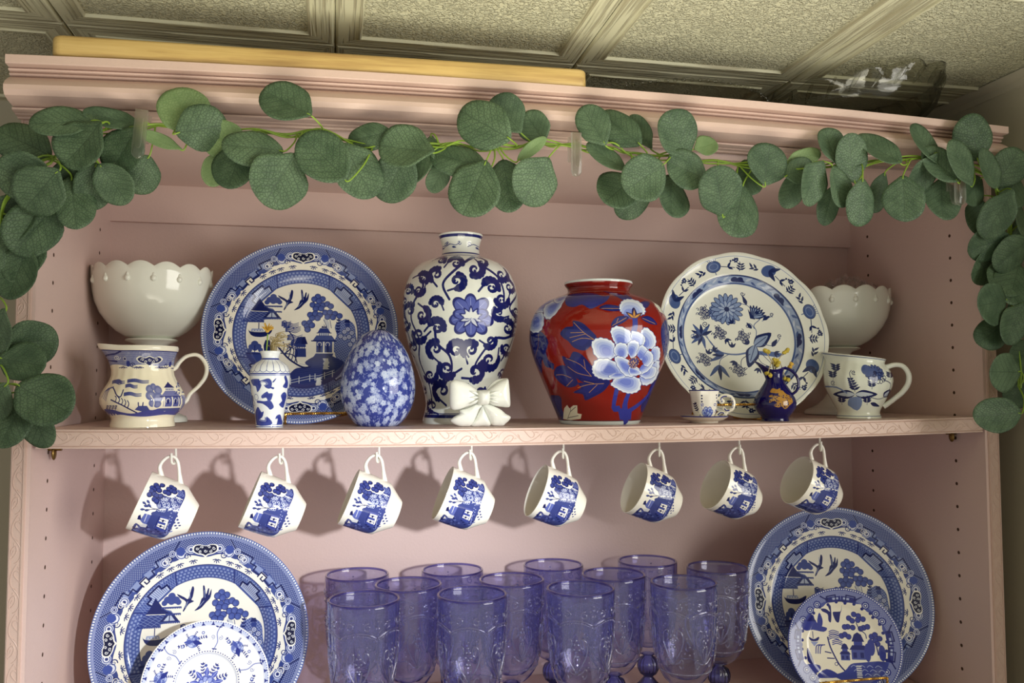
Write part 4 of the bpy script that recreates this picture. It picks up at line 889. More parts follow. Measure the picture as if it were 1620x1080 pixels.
# ---- cobalt jug
JP = [(600, 13.2), (594, 12.4), (588, 12), (583, 12.8), (606, 16)]
JP = [(580, 15.5), (584, 13.6), (589, 12.2), (595, 12.2), (601, 13.4), (608, 17), (616, 22.5), (624, 27.5), (631, 31), (638, 32.6), (645, 31.6), (652, 27.5), (657, 23), (660, 20.8), (663, 20.4), (666, 21.3)]
def jug_print():
    cv = wrap(4., 1226, 580, 666, JP, (15, 10, 82)); Q = lambda x, y: (1180+x/7.71, 540+y/7.71); gd = (186, 136, 52)
    for L in ([(300, 620), (330, 575), (380, 590), (415, 575), (420, 610), (390, 635), (330, 632)], [(285, 670), (330, 655), (390, 670), (400, 620), (440, 600), (480, 640), (530, 670), (560, 740), (520, 780), (490, 815), (460, 820), (430, 790), (390, 805), (340, 780), (380, 750), (340, 730), (290, 750), (300, 710), (340, 690)]): cv.poly([Q(*p_) for p_ in L], gd, .92, sm=3)
    for i in range(70): cv.disc(*Q(300+rng.rand()*250, 660+rng.rand()*150), .5+.6*rng.rand(), (15, 10, 82))
    cv.line([Q(290, 680), Q(380, 672), Q(420, 690)], .9, gd); cv.ring(580.6, 1.2, (60, 56, 140)); return cv
PJ = print_mat('gold_leaf_jug_print', jug_print(), .06, .6)
root, s, phi, p = vessel('cobalt_jug', 'miniature cobalt blue jug with gilded flower and looped handle', 'jug', 1226, 66, 666, JP, None)
def jmod(r, z, a, pf):
    k = max(0, (z*s-66)/20); d = math.cos(a-(phi-PI/2+.05)); d2 = math.cos(a-phi-PI/2)   # spout to the left of the view
    d = math.cos(a-(phi-PI*.5)); e = max(0, d)**6; return r*(1+k*(1.1*e+.18*max(0, -d)))+0, z+k*k*(9*e-5.5*abs(math.sin(a-(phi-PI*.5)))**2)/s
pr = [(r/s, (666-y)/s, 0) for y, r in JP]; 
G().lathe([(14/s, 86/s, 1)]+pr+[(19/s, -.1, 1), (.1, 0, 1)], 80, phi=phi, z_uv=(0, 86/s), mod=jmod).build('body', [PJ, COBALT], root, sharp=60)
G().lathe([(14/s, 86/s), (11/s, 76/s), (10.5/s, 66/s), (.1, 50/s)], 40, mod=jmod).build('inside', COBALT, root)
ca, sa = math.cos(phi+PI/2), math.sin(phi+PI/2)
hp = lambda x, y: (x/s*ca, x/s*sa, (666-y)/s)
G().tube(smooth_path([hp(8, 588), hp(13, 583.5), hp(22, 585), hp(32, 594), hp(36, 607), hp(33, 618), hp(26, 624), hp(23, 624)], 6), 3./s, 10, flat=.75).build('handle', COBALT, root)
jq = (p[0], p[1], p[2]+60)
for i, (u, v, dy, nh, lb) in enumerate([(1213, 558, 0, 3, 'leftmost dried yellow sprig standing in the cobalt jug'), (1229, 573, -3, 9, 'densest dried yellow sprig, in the middle of the cobalt jug'), (1242, 555, 3, 3, 'tallest dried yellow sprig in the cobalt jug'), (1252, 579, -4, 2, 'bright yellow sprig leaning right in the cobalt jug'), (1215, 590, -12, 2, 'dried sprig drooping over the spout of the cobalt jug'), (1243, 600, -6, 3, 'dried sprig drooping through the handle of the cobalt jug')]):
    t = thing('dried_sprig', lb, 'dried flower', jq, group='dried yellow sprigs in the cobalt jug')
    e = PX(u, v, 66+dy, jq); mid = (e[0]*.35, dy*.5, max(22, e[2]*.7+10) if v > 585 else e[2]*.6)
    G().tube(smooth_path([(0, 0, 0), mid, e], 5), .55, 5).build('stalk', DRY, t)
    g = G()
    for j in range(nh):
        c = np.array(e)+rng.randn(3)*(3.2 if nh > 4 else 2.); g.ell(c, (3.1, 3.1, 2.6), seg=8, rings=5)
        for k in range(7): d = rng.randn(3); d /= np.linalg.norm(d); g.ell(c+d*2.4, (1.3, 1.3, 1.2), seg=5, rings=4)
    g.build('flower_head', ORA if i == 3 else YEL, t)

# ---- teacup and saucer
TP_ = [(616, 24.3), (618, 23.4), (624, 21.8), (632, 20.6), (640, 19.8), (646, 18.5), (651, 16.2), (655, 13.8), (658.5, 13)]
def tea_print():
    cv = wrap(7., 1114, 616, 658.5, TP_, (238, 234, 224)); Q = lambda x, y: (1060+x/13.5, 600+y/13.5); b1, b2 = (40, 52, 150), (90, 108, 190)
    cv.ring(616.7, 1.5, (36, 42, 110))
    for x_, ys_ in ((683, (325, 378, 437)), (985, (315, 368, 430))):
        for y_ in ys_: cv.disc(*Q(x_, y_), 1.5, (22, 26, 80), ry=1.2)
    for a_, r_ in zip(range(6), (60,)*6): x_, y_ = 800+75*math.cos(a_*1.05), 645+62*math.sin(a_*1.05); cv.disc(*Q(x_, y_), 4.6, b1); cv.disc(*Q(x_, y_), 3.6, (170, 186, 224)); cv.disc(*Q(x_+8, y_+8), 2.2, b2)
    cv.disc(*Q(805, 650), 3.4, b1); cv.disc(*Q(805, 650), 2.4, (150, 168, 216)); cv.spiral(*Q(700, 490), 2.4, 1, 1.3, .8, b1); cv.spiral(*Q(950, 500), 2.6, 1, 1.3, .8, b1, flip=-1); cv.spiral(*Q(650, 700), 2, 1, 1.3, .7, b1)
    cv.sprig(*Q(610, 640), 12, -2.1, (36, 40, 80), 4, .8, .34); cv.sprig(*Q(930, 640), 9, -.6, b1, 3, .7, .34); cv.line([Q(660, 470), Q(680, 560), Q(700, 600)], .7, b2); mirror_round(cv); return cv
PT = print_mat('teacup_print', tea_print(), .08)
root, s, phi, p = vessel('saucer', 'small saucer with blue rim under the teacup', 'saucer', 1114, 64, 669.6, TP_, None)
G().lathe([(.1, 3.2, 0), (15/s, 3.2, 0), (30/s, 10.2/s, 0), (36.6/s, 11.2/s, 1), (37.4/s, 10.6/s, 1), (37.2/s, 9.4/s, 0), (30/s, 4.5/s, 0), (22/s, 2.5/s, 0), (21/s, 0, 0), (18.5/s, 0, 0), (18/s, 1.5, 0), (.1, 1.5, 0)], 72).build('dish', [CREAM, mat('saucer_blue_rim', (36, 42, 120), .1)], root)
root = thing('teacup', 'tiny blue and white teacup with scrolled handle on a saucer', 'cup', (p[0], p[1], p[2]+3.3))
B = 658.5; k0 = (669.6-658.5)/s-3.3
pr = [(r/s, (B-y)/s*1.12, 0) for y, r in TP_]; ht = 42.5/s*1.12
def tmod(r, z, a, pf): return r*(1+.022*math.cos(8*a)*min(1, z/ht)), z
G().lathe([(23/s, ht, 1)]+pr+[(10/s, 0, 1), (.1, .3, 1)], 96, phi=phi, z_uv=(0, ht), mod=tmod).build('bowl', [PT, CREAM], root, sharp=60)
G().lathe([(23/s, ht), (19/s, 24/s), (14/s, 8/s), (.1, 4/s)], 48, mod=tmod).build('inside', CREAM, root)
ca, sa = math.cos(phi+PI/2), math.sin(phi+PI/2); hp = lambda x, y: ((x-1114)/s*ca, (x-1114)/s*sa, (B-y)/s*1.08); Q = lambda x, y: hp(1060+x/13.5, 600+y/13.5)
hd = G().tube(smooth_path([Q(1010, 350), Q(1060, 400), Q(1090, 440), Q(1120, 420), Q(1095, 390), Q(1070, 350), Q(1120, 310), Q(1200, 305), Q(1290, 340), Q(1340, 430), Q(1330, 530), Q(1280, 590), Q(1190, 610), Q(1140, 570), Q(1160, 540)], 5), 2.3, 8).build('handle', CREAM, root)
G().tube(smooth_path([Q(960, 740), Q(1010, 670), Q(1080, 640), Q(1140, 650), Q(1160, 680), Q(1210, 610)], 5), 2.1, 8).build('handle_scroll', CREAM, root)
g = G(); off = np.array([math.cos(phi), math.sin(phi), 0])*2.2
for P_ in ([(1075, 400), (1090, 350), (1140, 325), (1200, 325)], [(1150, 560), (1180, 600), (1250, 590)], [(1010, 690), (1050, 650), (1100, 640), (1140, 655)]): g.tube([np.array(q_)+off for q_ in smooth_path([Q(*t_) for t_ in P_], 4)], .8, 5)
for q_ in ((1272, 360), (1315, 420), (1320, 470), (1305, 535), (1095, 425)): g.ell(np.array(Q(*q_))+off, 1., seg=6, rings=4)
g.build('handle_paint', mat('handle_blue', (36, 44, 130), .15), hd)

# ---- willow cream pitcher
PP = [(550, 50), (553, 51), (557, 50.5), (559.5, 49), (563, 47.5), (570, 45.5), (580, 44), (588, 44), (596, 45.5), (605, 49.5), (615, 55.5), (624, 60.5), (632, 62.8), (640, 62), (648, 57.8), (655, 51.5), (660, 47), (663, 45.6), (667, 46), (672, 47.5), (676, 47.6)]
def pitcher_print():
    cv = wrap(3.4, 226.5, 550, 676, PP, (240, 232, 206)); Q = lambda x, y: (140+x/6, 520+y/6); QL = lambda L: [Q(*p_) for p_ in L]; ink, dk = (70, 78, 138), (34, 38, 100)
    Y, X = np.mgrid[0:cv.h, 0:cv.w]; yy = Y/3.4+550; edge = 583-3.5*np.abs(np.cos(X/cv.w*2*PI*3)); m = np.clip((edge-yy)*3.4, 0, 1)*np.clip((yy-558)*3.4, 0, 1)
    cv.a += (C3((78, 86, 146))-cv.a)*m[..., None]; q_ = (np.cos(X*.62+Y*.62)*np.cos(X*.62-Y*.62) > .22)*m; cv.a += (C3((206, 206, 206))-cv.a)*(q_*.9)[..., None]
    cv.ring(558.6, 1.2, dk)
    for cx_ in (565, 1270, -140):
        o = [(cx_+p_*1.05, 325+q2) for p_, q2 in ((-110, -20), (-80, -45), (-40, -30), (0, -48), (40, -30), (80, -45), (110, -20), (80, 15), (30, 30), (0, 48), (-30, 30), (-80, 15))]
        cv.poly(QL(o), (230, 226, 210), sm=3); cv.poly([Q(cx_+(a_-cx_)*.88, 325+(b_-325)*.8) for a_, b_ in o], (22, 26, 84), sm=3)
        for dx in (-60, -30, 0, 30, 60): cv.spiral(*Q(cx_+dx, 322+(10 if dx % 60 else -8)), 2.6, dx, 1.2, .9, (226, 224, 214))
        for s_ in (-1, 1):
            cv.disc(*Q(cx_+s_*180, 350), 4.4, (36, 44, 120)); cv.spiral(*Q(cx_+s_*145, 365), 4, 0, 1.3, 1.3, dk, flip=s_); cv.disc(*Q(cx_+s_*208, 306), 3.2, (220, 220, 212)); cv.disc(*Q(cx_+s_*208, 306), 2.3, dk)
            for j in (110, 220, 80): 
                for h_ in range(5): cv.line([Q(cx_+s_*j, 378), Q(cx_+s_*j+16*(h_-2), 398-abs(h_-2)*5)], 1., dk)
    cv.line(QL([(185, 275), (225, 265), (240, 290), (290, 262), (325, 235)]), 2.2, dk); cv.line(QL([(200, 300), (250, 320), (300, 330)]), 2, dk); cv.spiral(*Q(300, 295), 3.8, 0, 1.5, 1, (220, 220, 214))
    # scene
    for (x0, y0, d) in ((280, 505, .9), (385, 500, 2.), (370, 545, 1.1), (360, 620, 1.6), (255, 510, .9)):
        for j in range(3): cv.line(QL([(x0, y0+j*10), (x0+30*d, y0-8+j*11), (x0+62*d, y0+6+j*11), (x0+88*d, y0+4+j*11)]), 2.2, ink, sm=4, w2=.9)
    for j in range(4): cv.line(QL([(265-j*14, 565+j*4), (230-j*12, 590+j*6), (205-j*11, 690-j*10)]), 2.6, ink, sm=4, w2=1.2)
    cv.line(QL([(265, 570), (300, 640), (330, 650), (350, 590)]), 1.8, dk, sm=4); cv.line(QL([(250, 680), (330, 720), (400, 760), (470, 800)]), 2., dk, sm=4)
    for x_ in range(285, 400, 26): cv.line(QL([(x_, 700+(x_-285)*.5), (x_+12, 665+(x_-285)*.5), (x_, 645+(x_-285)*.4)]), 1.3, dk, sm=3)
    cv.poly(QL([(190, 770), (260, 768), (330, 790), (420, 805), (500, 790), (540, 770), (600, 775), (660, 760), (700, 790), (760, 770), (840, 790), (820, 830), (720, 820), (640, 825), (540, 835), (430, 830), (330, 815), (230, 825)]), (72, 76, 148), sm=3)
    for x_ in range(215, 300, 24): cv.disc(*Q(x_+8, 818), 1.9, (238, 230, 206)); cv.sprig(*Q(x_, 775), 6, -1.5, dk, 3, .6, .4)
    for p_ in ((570, 580, 36), (600, 560, 30), (640, 590, 40), (580, 640, 44), (640, 660, 46), (600, 710, 36), (640, 720, 34)): cv.disc(*Q(p_[0], p_[1]), p_[2]/6, (104, 110, 158)); cv.disc(*Q(p_[0]+4, p_[1]+4), p_[2]/6*.6, (128, 132, 172))
    cv.line(QL([(600, 760), (610, 700), (580, 640)]), 1.3, (236, 230, 210), sm=3)
    cv.poly(QL([(450, 770), (480, 735), (550, 735), (575, 775), (520, 790)]), ink); cv.line(QL([(480, 735), (478, 705)]), 1.5, dk); cv.line(QL([(515, 735), (518, 705)]), 1.5, dk)
    cv.poly(QL([(690, 570), (715, 535), (725, 515), (740, 535), (785, 570)]), dk); cv.poly(QL([(705, 572), (775, 572), (775, 600), (705, 600)]), (200, 200, 206)); cv.dots(QL([(712, 586), (770, 586)]), .9, 5, dk)
    cv.poly(QL([(665, 650), (700, 600), (790, 600), (835, 650)]), (112, 116, 164)); cv.line(QL([(660, 652), (840, 652)]), 1.3, dk); cv.poly(QL([(685, 655), (835, 655), (835, 745), (685, 745)]), (84, 90, 150))
    for x_ in (695, 765, 822): cv.line(QL([(x_, 660), (x_, 745)]), 2.2, (236, 230, 210))
    for x_ in (730, 796): cv.disc(*Q(x_, 690), 4., (230, 226, 212), ring=1.); cv.disc(*Q(x_, 700), 2.4, dk, ry=3.6)
    cv.line(QL([(670, 752), (840, 752)]), 1.8, (236, 230, 210)); cv.poly(QL([(660, 760), (840, 760), (830, 790), (650, 785)]), ink)
    for i in range(16): cv.leaf(*Q(800+rng.rand()*70, 510+rng.rand()*150), 4, 1.8, rng.rand()*3, ink)
    cv.poly(QL([(840, 640), (900, 640), (895, 760), (860, 810), (835, 780)]), (112, 116, 166), .8)
    mirror_round(cv); return cv
PPi = print_mat('willow_pitcher_print', pitcher_print(), .08)
root, s, phi, p = vessel('cream_pitcher', 'cream pitcher with blue willow scene, front left on the upper shelf', 'pitcher', 226.5, 88, 676, PP, None)
def pmod(r, z, a, pf):
    zz = 676-z*s; k = np.clip((606-zz)/56, 0, 1); d = math.cos(a-(phi-PI*.46)); e = max(0, d)**10
    return r*(1+.34*e*k**1.5)+.5*math.cos(a*22)*np.clip(1-abs(zz-610)/60, 0, 1)*.6, z+(e*3.2*k**3-.0*k)/s
H = 126.
G().lathe([(45/s, (H-2)/s, 1), (47/s, H/s, 1)]+[(r/s, (676-y)/s, 1 if y < 557 else 0) for y, r in PP]+[(43/s, 0, 1), (42/s, 3/s, 1), (.1, 3/s, 1)], 120, phi=phi, z_uv=(0, H/s), mod=pmod).build('body', [PPi, CREAM], root, sharp=60)
G().lathe([(45/s, (H-2)/s), (41/s, (H-20)/s), (41/s, (H-40)/s), (55/s, 50/s), (.1, 20/s)], 60, mod=pmod).build('inside', CREAM, root)
def handle(root, s, phi, xc, yb, pts, r, m, flat=.7, az=0.):
    ca, sa = math.cos(phi+PI/2+az), math.sin(phi+PI/2+az)
    P_ = smooth_path([((x-xc)/s*ca, (x-xc)/s*sa, (yb-y)/s) for x, y in pts], 6); R = r if not hasattr(r, '__len__') else [np.interp(i, np.linspace(0, len(P_)-1, len(r)), r) for i in range(len(P_))]
    return G().tube(P_, R, 12, flat=flat).build('handle', m, root)
handle(root, s, phi, 226.5, 676, [(268, 586), (273, 583), (279, 574), (289, 565), (303, 562), (313, 568), (320, 582), (318, 598), (308, 613), (296, 625), (290, 636), (284, 640)], [5, 4.6, 3.8, 3.6, 3.8, 4, 4, 3.8, 3.6, 4.2, 4.6], CREAM, .62)

# ---- painted creamer at the right
CP = [(567, 42), (570, 40.5), (574, 39.5), (579, 41.5), (586, 46.5), (595, 50.3), (604, 51.2), (613, 49.5), (622, 46), (632, 41), (642, 35.8), (649, 32.2), (653, 31), (656, 31.6), (659, 33), (662, 33.2)]
def creamer_print():
    cv = wrap(4.2, 1358, 567, 662, CP, (222, 226, 212)); Q = lambda x, y: (1250+x/4.152, 420+y/4.152); ink, dk, lt = (74, 90, 140), (30, 38, 84), (116, 134, 172)
    cv.ring(568.6, 1., (60, 72, 120)); cv.ring(658.4, .9, (60, 80, 130))
    for i in range(14): t = i*.449; cv.disc(*Q(548+40*math.cos(t), 712+34*math.sin(t)), 5.2, dk, ry=3.4, ang=t); cv.disc(*Q(548+40*math.cos(t), 712+34*math.sin(t)), 4.4, ink, ry=2.4, ang=t)
    cv.disc(*Q(500, 695), 8, ink); cv.disc(*Q(548, 712), 7.4, ink); cv.disc(*Q(550, 712), 3., dk)
    for i in range(10): cv.disc(*Q(575+30*math.cos(i*.6), 745+26*math.sin(i*.6)), 3.4, dk, ring=1.)
    cv.line([Q(600, 760), Q(640, 780), Q(630, 830)], 1.2, dk, sm=3)
    for s_ in (-1, 1): cv.leaf(*Q(430, 850), 32, 13, 0 if s_ > 0 else PI, dk); cv.leaf(*Q(430, 850), 26, 7, 0 if s_ > 0 else PI, (190, 200, 208))
    cv.poly([Q(*p_) for p_ in ((400, 870), (465, 870), (468, 920), (440, 955), (400, 930), (385, 915))], lt, sm=2); cv.line([Q(250, 800), Q(320, 805), (Q(380, 840))], 2.4, (110, 128, 168), sm=3)
    cv.line([Q(430, 830), Q(415, 770), Q(400, 720), Q(410, 700)], 1., dk, sm=3); cv.spiral(*Q(425, 712), 3.4, 1, 1.2, 1, dk)
    for j in range(5):
        for s_ in (-1, 1): cv.leaf(*Q(428-j*6, 820-j*16), 9-j, 3.4, -PI/2+s_*1.05, dk)
    for (x_, y_) in ((320, 700), (350, 900), (500, 900), (530, 800), (640, 740), (300, 740)):
        for j in range(3):
            for s_ in (-1, 1): cv.leaf(*Q(x_, y_-j*12), 7, 3, -PI/2+s_*1.1, dk)
        cv.line([Q(x_, y_+16), Q(x_+4, y_-30)], .8, dk)
    cv.spiral(*Q(300, 775), 4, 1, 1.3, 1.1, dk); cv.leaf(*Q(600, 870), 16, 9, -.9, dk); cv.leaf(*Q(603, 866), 11, 4, -.9, (180, 190, 205)); cv.leaf(*Q(520, 905), 14, 6, .4, dk); cv.leaf(*Q(620, 900), 12, 4, -1.2, dk)
    cv.line([Q(500, 860), Q(560, 880), Q(600, 870), Q(630, 840)], .9, dk, sm=3)
    mirror_round(cv); return cv
PC = print_mat('painted_creamer_print', creamer_print(), .08)
root, s, phi, p = vessel('creamer', 'white creamer with blue painted flowers and loop handle, far right of the upper shelf', 'creamer', 1358, 80, 662, CP, None)
def cmod(r, z, a, pf):
    zz = 662-z*s; k = np.clip((600-zz)/33, 0, 1); d = math.cos(a-(phi-PI*.47)); e = max(0, d)**8
    return r*(1+.32*e*k**1.5)+.5*math.cos(a*20)*np.clip(1-abs(zz-600)/40, 0, 1)*.7, z+(e*3.5+(d+.2)*5.)*k**1.5/s
H = 95.
G().lathe([(38/s, (H-1)/s, 1), (41/s, (H+.8)/s, 1)]+[(r/s, (662-y)/s, 0) for y, r in CP]+[(30/s, 0, 1), (29/s, 2/s, 1), (.1, 2/s, 1)], 120, phi=phi, z_uv=(0, H/s), mod=cmod).build('body', [PC, WHITE], root, sharp=60)
G().lathe([(38/s, (H-1)/s), (37/s, (H-14)/s), (45/s, 60/s), (.1, 12/s)], 60, mod=cmod).build('inside', WHITE, root)
handle(root, s, phi, 1358, 662, [(1394, 584), (1401, 582), (1413, 579), (1424, 582), (1431, 594), (1430, 608), (1422, 621), (1411, 631), (1400, 640), (1394, 644)], [5, 4.4, 4.2, 4.4, 4.6, 4.6, 4.4, 4.4, 4.8], WHITE, .8)

# ---- milk glass compotes with scalloped rims
def compote(label, u, Y, yb, k, n_sc=15, hs=1.):
    root, s, phi, p = vessel('compote_bowl', label, 'bowl', u, Y, yb, None, None, group='white scalloped pedestal bowls')
    L = [(432, 91), (440, 91), (450, 90), (465, 88), (480, 84.5), (497, 77), (513, 65.5), (525, 53), (533, 40), (536, 30), (537, 38), (539.5, 39.5), (541, 37), (545, 27), (553, 20), (565, 15.5), (590, 13), (612, 13.5), (628, 17), (640, 24), (650, 33), (656, 44), (660, 53), (664, 56), (669, 56)]
    q = 1/1.2*k
    f = lambda y: (669-y)*q*hs
    def smod(r, z, a, pf):
        t = np.clip((z-f(452))/(f(432)-f(452)), 0, 1); return r, z+8.*q*abs(math.cos(n_sc*(a-.1)/2))**.75*t**1.5
    O = [(r*q, f(y)) for y, r in L]; I = [(.1, f(527)), (40*q, f(524)), (60*q, f(512)), (73*q, f(497)), (81*q, f(480)), (85*q, f(462)), (87.5*q, f(448)), (88.2*q, f(438)), (88.6*q, f(431.5)), (90*q, f(430.8))]
    G().lathe(I+O[:9], 180, mod=smod).build('bowl', MILK, root, sharp=70)
    G().lathe(O[8:]+[(52*q, -.1), (50*q, 3), (.1, 4)], 72).build('pedestal', MILK, root, sharp=60)
    for i in range(n_sc):
        a_ = .1+PI/n_sc+2*PI*i/n_sc; R = np.array([[math.cos(a_), -math.sin(a_), 0], [math.sin(a_), math.cos(a_), 0], [0, 0, 1]]); c = np.array([89.6*q*math.cos(a_), 89.6*q*math.sin(a_), f(449)])
        g = G().ell(c, (4.2*q, 4.6*q, 5.2*q), seg=12, rings=8, rot=R); g.ell(c+(0, 0, 4*q), (2.6*q, 2.8*q, 6*q), seg=10, rings=6, rot=R); g.build('teardrop', MILK, root)
    return root, p, q, f
compote('white milk glass pedestal bowl with scalloped rim behind the cream pitcher', 238, 219, 669, 1.0)
root, p, q, f = compote('white scalloped pedestal bowl holding clear plastic wrap, behind the creamer', 1325, 212, 661, 1.07, hs=.88)
FILM, nt, b = new_mat('clear_film'); nt.nodes.remove(b)
o_ = nt.nodes['Material Output']; tr_, gl_, mx_ = nd(nt, 'ShaderNodeBsdfTransparent'), nd(nt, 'ShaderNodeBsdfGlossy'), nd(nt, 'ShaderNodeMixShader'); gl_.inputs['Roughness'].default_value = .12; gl_.inputs[0].default_value = (.8, .8, .8, 1); tr_.inputs[0].default_value = (.93, .92, .92, 1)
fr_ = nd(nt, 'ShaderNodeLayerWeight', i_Blend=.35); lk(nt, fr_.outputs['Facing'], mx_.inputs[0]); lk(nt, tr_.outputs[0], mx_.inputs[1]); lk(nt, gl_.outputs[0], mx_.inputs[2]); lk(nt, mx_.outputs[0], o_.inputs[0])
g = G(); n = 26; vs = []
for i in range(n):
    for j in range(n):
        x, y = (i/(n-1)-.5)*104, (j/(n-1)-.5)*90; r2 = (x/52)**2+(y/45)**2
        vs.append((x+rng.randn()*1.6+8, y+rng.randn()*1.6-10, 38*math.exp(-r2*.9)+rng.randn()*3.8))
g.add(vs, [(i*n+j, (i+1)*n+j, (i+1)*n+j+1, i*n+j+1) for i in range(n-1) for j in range(n-1)])
w_ = g.build('plastic_wrap', FILM, None, (p[0]+6, p[1], p[2]+f(447)), smooth=False); w_['label'] = 'crumpled clear plastic wrap poking out of the right pedestal bowl'; w_['category'] = 'plastic wrap'

# ---- white ceramic bow
p = base_at(760, 58); s = pxmm((p[0], 58, 30)); bw = thing('ceramic_bow', 'glossy white ceramic ribbon bow standing before the tall vase', 'bow', p)
Q = lambda x, y: ((x-650)/10.8/s, (918-y)/10.8/s)
for m_, L in (('bow_loop', [(130, 170), (200, 125), (330, 145), (450, 195), (560, 270), (600, 320), (600, 500), (540, 545), (420, 580), (300, 625), (200, 640), (140, 610), (118, 500), (120, 300)]),
              ('bow_loop', [(790, 300), (850, 240), (960, 160), (1060, 115), (1130, 105), (1150, 200), (1165, 380), (1170, 560), (1130, 600), (1020, 590), (900, 570), (810, 530), (790, 420)])):
    g = G(); P_ = smooth_path([Q(*t) for t in L], 4, True); g.puff(P_, 10, back=8, rings=8); 
    cx_ = np.mean([q_[0] for q_ in P_]); sg = 1 if cx_ < 0 else -1
    for dy in (60, 0, -60): g.tube([(*[Q(590 if sg > 0 else 800, 420+dy*.8)[0]], -7.5, Q(0, 420+dy*.8)[1]), (Q(530 if sg > 0 else 870, 0)[0], -10.2, Q(0, 420+dy*1.3)[1]), (Q(440 if sg > 0 else 960, 0)[0], -9.6, Q(0, 420+dy*1.8)[1])], [1.6, 1.4, .3], 8)
    g.build(m_, WHITE, bw, sharp=0)
g = G(); g.puff(smooth_path([Q(*t) for t in ((770, 290), (850, 190), (950, 120), (1090, 98), (1130, 104), (1000, 180), (880, 240), (800, 300))], 4, True), 2, back=11, y0=4); g.build('back_fold', WHITE, bw, sharp=0)
g = G().puff(smooth_path([Q(*t) for t in ((595, 310), (650, 300), (740, 295), (800, 310), (815, 420), (790, 540), (690, 560), (600, 540), (580, 420))], 4, True), 15, back=8); g.build('knot', WHITE, bw, sharp=0)
for L in ([(600, 530), (560, 540), (430, 600), (290, 640), (290, 700), (200, 750), (135, 810), (170, 860), (280, 910), (400, 917), (490, 905), (560, 800), (640, 620), (690, 560)], [(690, 560), (740, 540), (830, 550), (1000, 625), (1090, 700), (1185, 760), (1150, 830), (1090, 880), (1050, 915), (940, 917), (850, 900), (800, 800), (740, 680)], [(690, 560), (720, 620), (790, 760), (840, 905), (700, 917), (490, 912), (560, 790), (640, 640)]):
    g = G().puff(smooth_path([Q(*t) for t in L], 3, True), 9, back=9, y0=(2 if L[0][0] != 690 or L[1][0] > 730 else 4)); g.build('ribbon_tail', WHITE, bw, sharp=0)
# ------------------------------------------------------------------ plates
def facing_rot(tilt, yaw=0.):
    t = math.radians(tilt); s_, c_ = math.sin(t), math.cos(t)
    m = Matrix(((1, 0, 0), (0, s_, -c_), (0, c_, s_))); return (Matrix.Rotation(yaw, 3, 'Z') @ m).to_euler()
PLATE = [(0, .02), (.30, .02), (.54, .02), (.575, .026), (.60, .045), (.64, .075), (.68, .088), (.72, .094), (.80, .106), (.90, .122), (.965, .134), (.99, .142), (1.0, .136)]
def plate(name, label, c, R, tilt, m, back=CREAM, prof=PLATE, group=None, wob=None, cat='plate', yaw=0.):
    g = G(); P = [(max(.01, r*R), z*R, 0) for r, z in prof]+[(R*.995, prof[-1][1]*R-3.2, 1), (R*.9, prof[-1][1]*R-7.5, 1), (R*.66, .03*R-3, 1), (R*.56, -5, 1), (R*.53, -5, 1), (R*.51, -2.5, 1), (.01, -2.5, 1)]
    g.lathe(P, 192, mod=wob); g.uv = [(.5+v[0]/2/R, .5+v[1]/2/R) for v in g.v]
    rot = facing_rot(tilt, yaw); off = Matrix.Rotation(0, 3, 'Z'); n = rot.to_matrix() @ Vector((0, 0, prof[-1][1]*R))
    loc = (c[0]-n[0], c[1]-n[1], c[2]-n[2])
    o = g.build(name, [m, back], None, loc, rot, sharp=50); o['label'] = label; o['category'] = cat
    if group: o['group'] = group
    return o
plate('dinner_plate', 'blue willow dinner plate standing upright at the left of the upper shelf', (269, 181, 121.5), 128.3, 14, WILLOW, group='large blue willow dinner plates')
plate('dinner_plate', 'blue willow dinner plate at lower left with the flower sprig plate before it', (155.5, 128, -263), 128.5, 12, WILLOW, group='large blue willow dinner plates')
plate('dinner_plate', 'blue willow dinner plate at lower right with a smaller willow plate before it', (1026, 130, -394+130.5), 133, 12, WILLOW, group='large blue willow dinner plates', yaw=-.3)
def wobble(r, z, a, pf): k = min(1, max(0, (r-95)/25)); return r*(1+k*(.012*abs(math.cos(a*6+.3))**.6-.006)), z+k*.8*math.cos(a*12)
ONP = [(0, .02), (.5, .02), (.66, .028), (.69, .045), (.72, .085), (.745, .10), (.78, .104), (.88, .122), (.96, .142), (.985, .154), (1.0, .148)]
plate('dinner_plate', 'white plate with painted blue flower branch and wavy rim, right of the red vase', (886, 131, 121.5), 124, 14, ONION, WHITE, ONP, wob=wobble, yaw=-.13)
SMP = [(0, .03), (.42, .03), (.47, .045), (.52, .075), (.6, .085), (.8, .10), (.95, .125), (.985, .14), (1., .134)]
a_ = atY(325, 1083, 78); plate('side_plate', 'small white plate with blue flower sprigs, in front of the lower left dinner plate', (a_[0], 78, a_[2]), 97.5/pxmm(a_), 13, ROSE, WHITE, SMP)
SWP = [(0, .03), (.6, .03), (.66, .045), (.72, .08), (.76, .095), (.85, .11), (.96, .135), (.985, .145), (1., .139)]
a_ = atY(1337, 1021, 80); plate('side_plate', 'small dark blue willow plate on a gold stand at lower right', (a_[0], 80, a_[2]), 88/pxmm(a_), 13, SMALLWILLOW, CREAM, SWP, yaw=-.3)
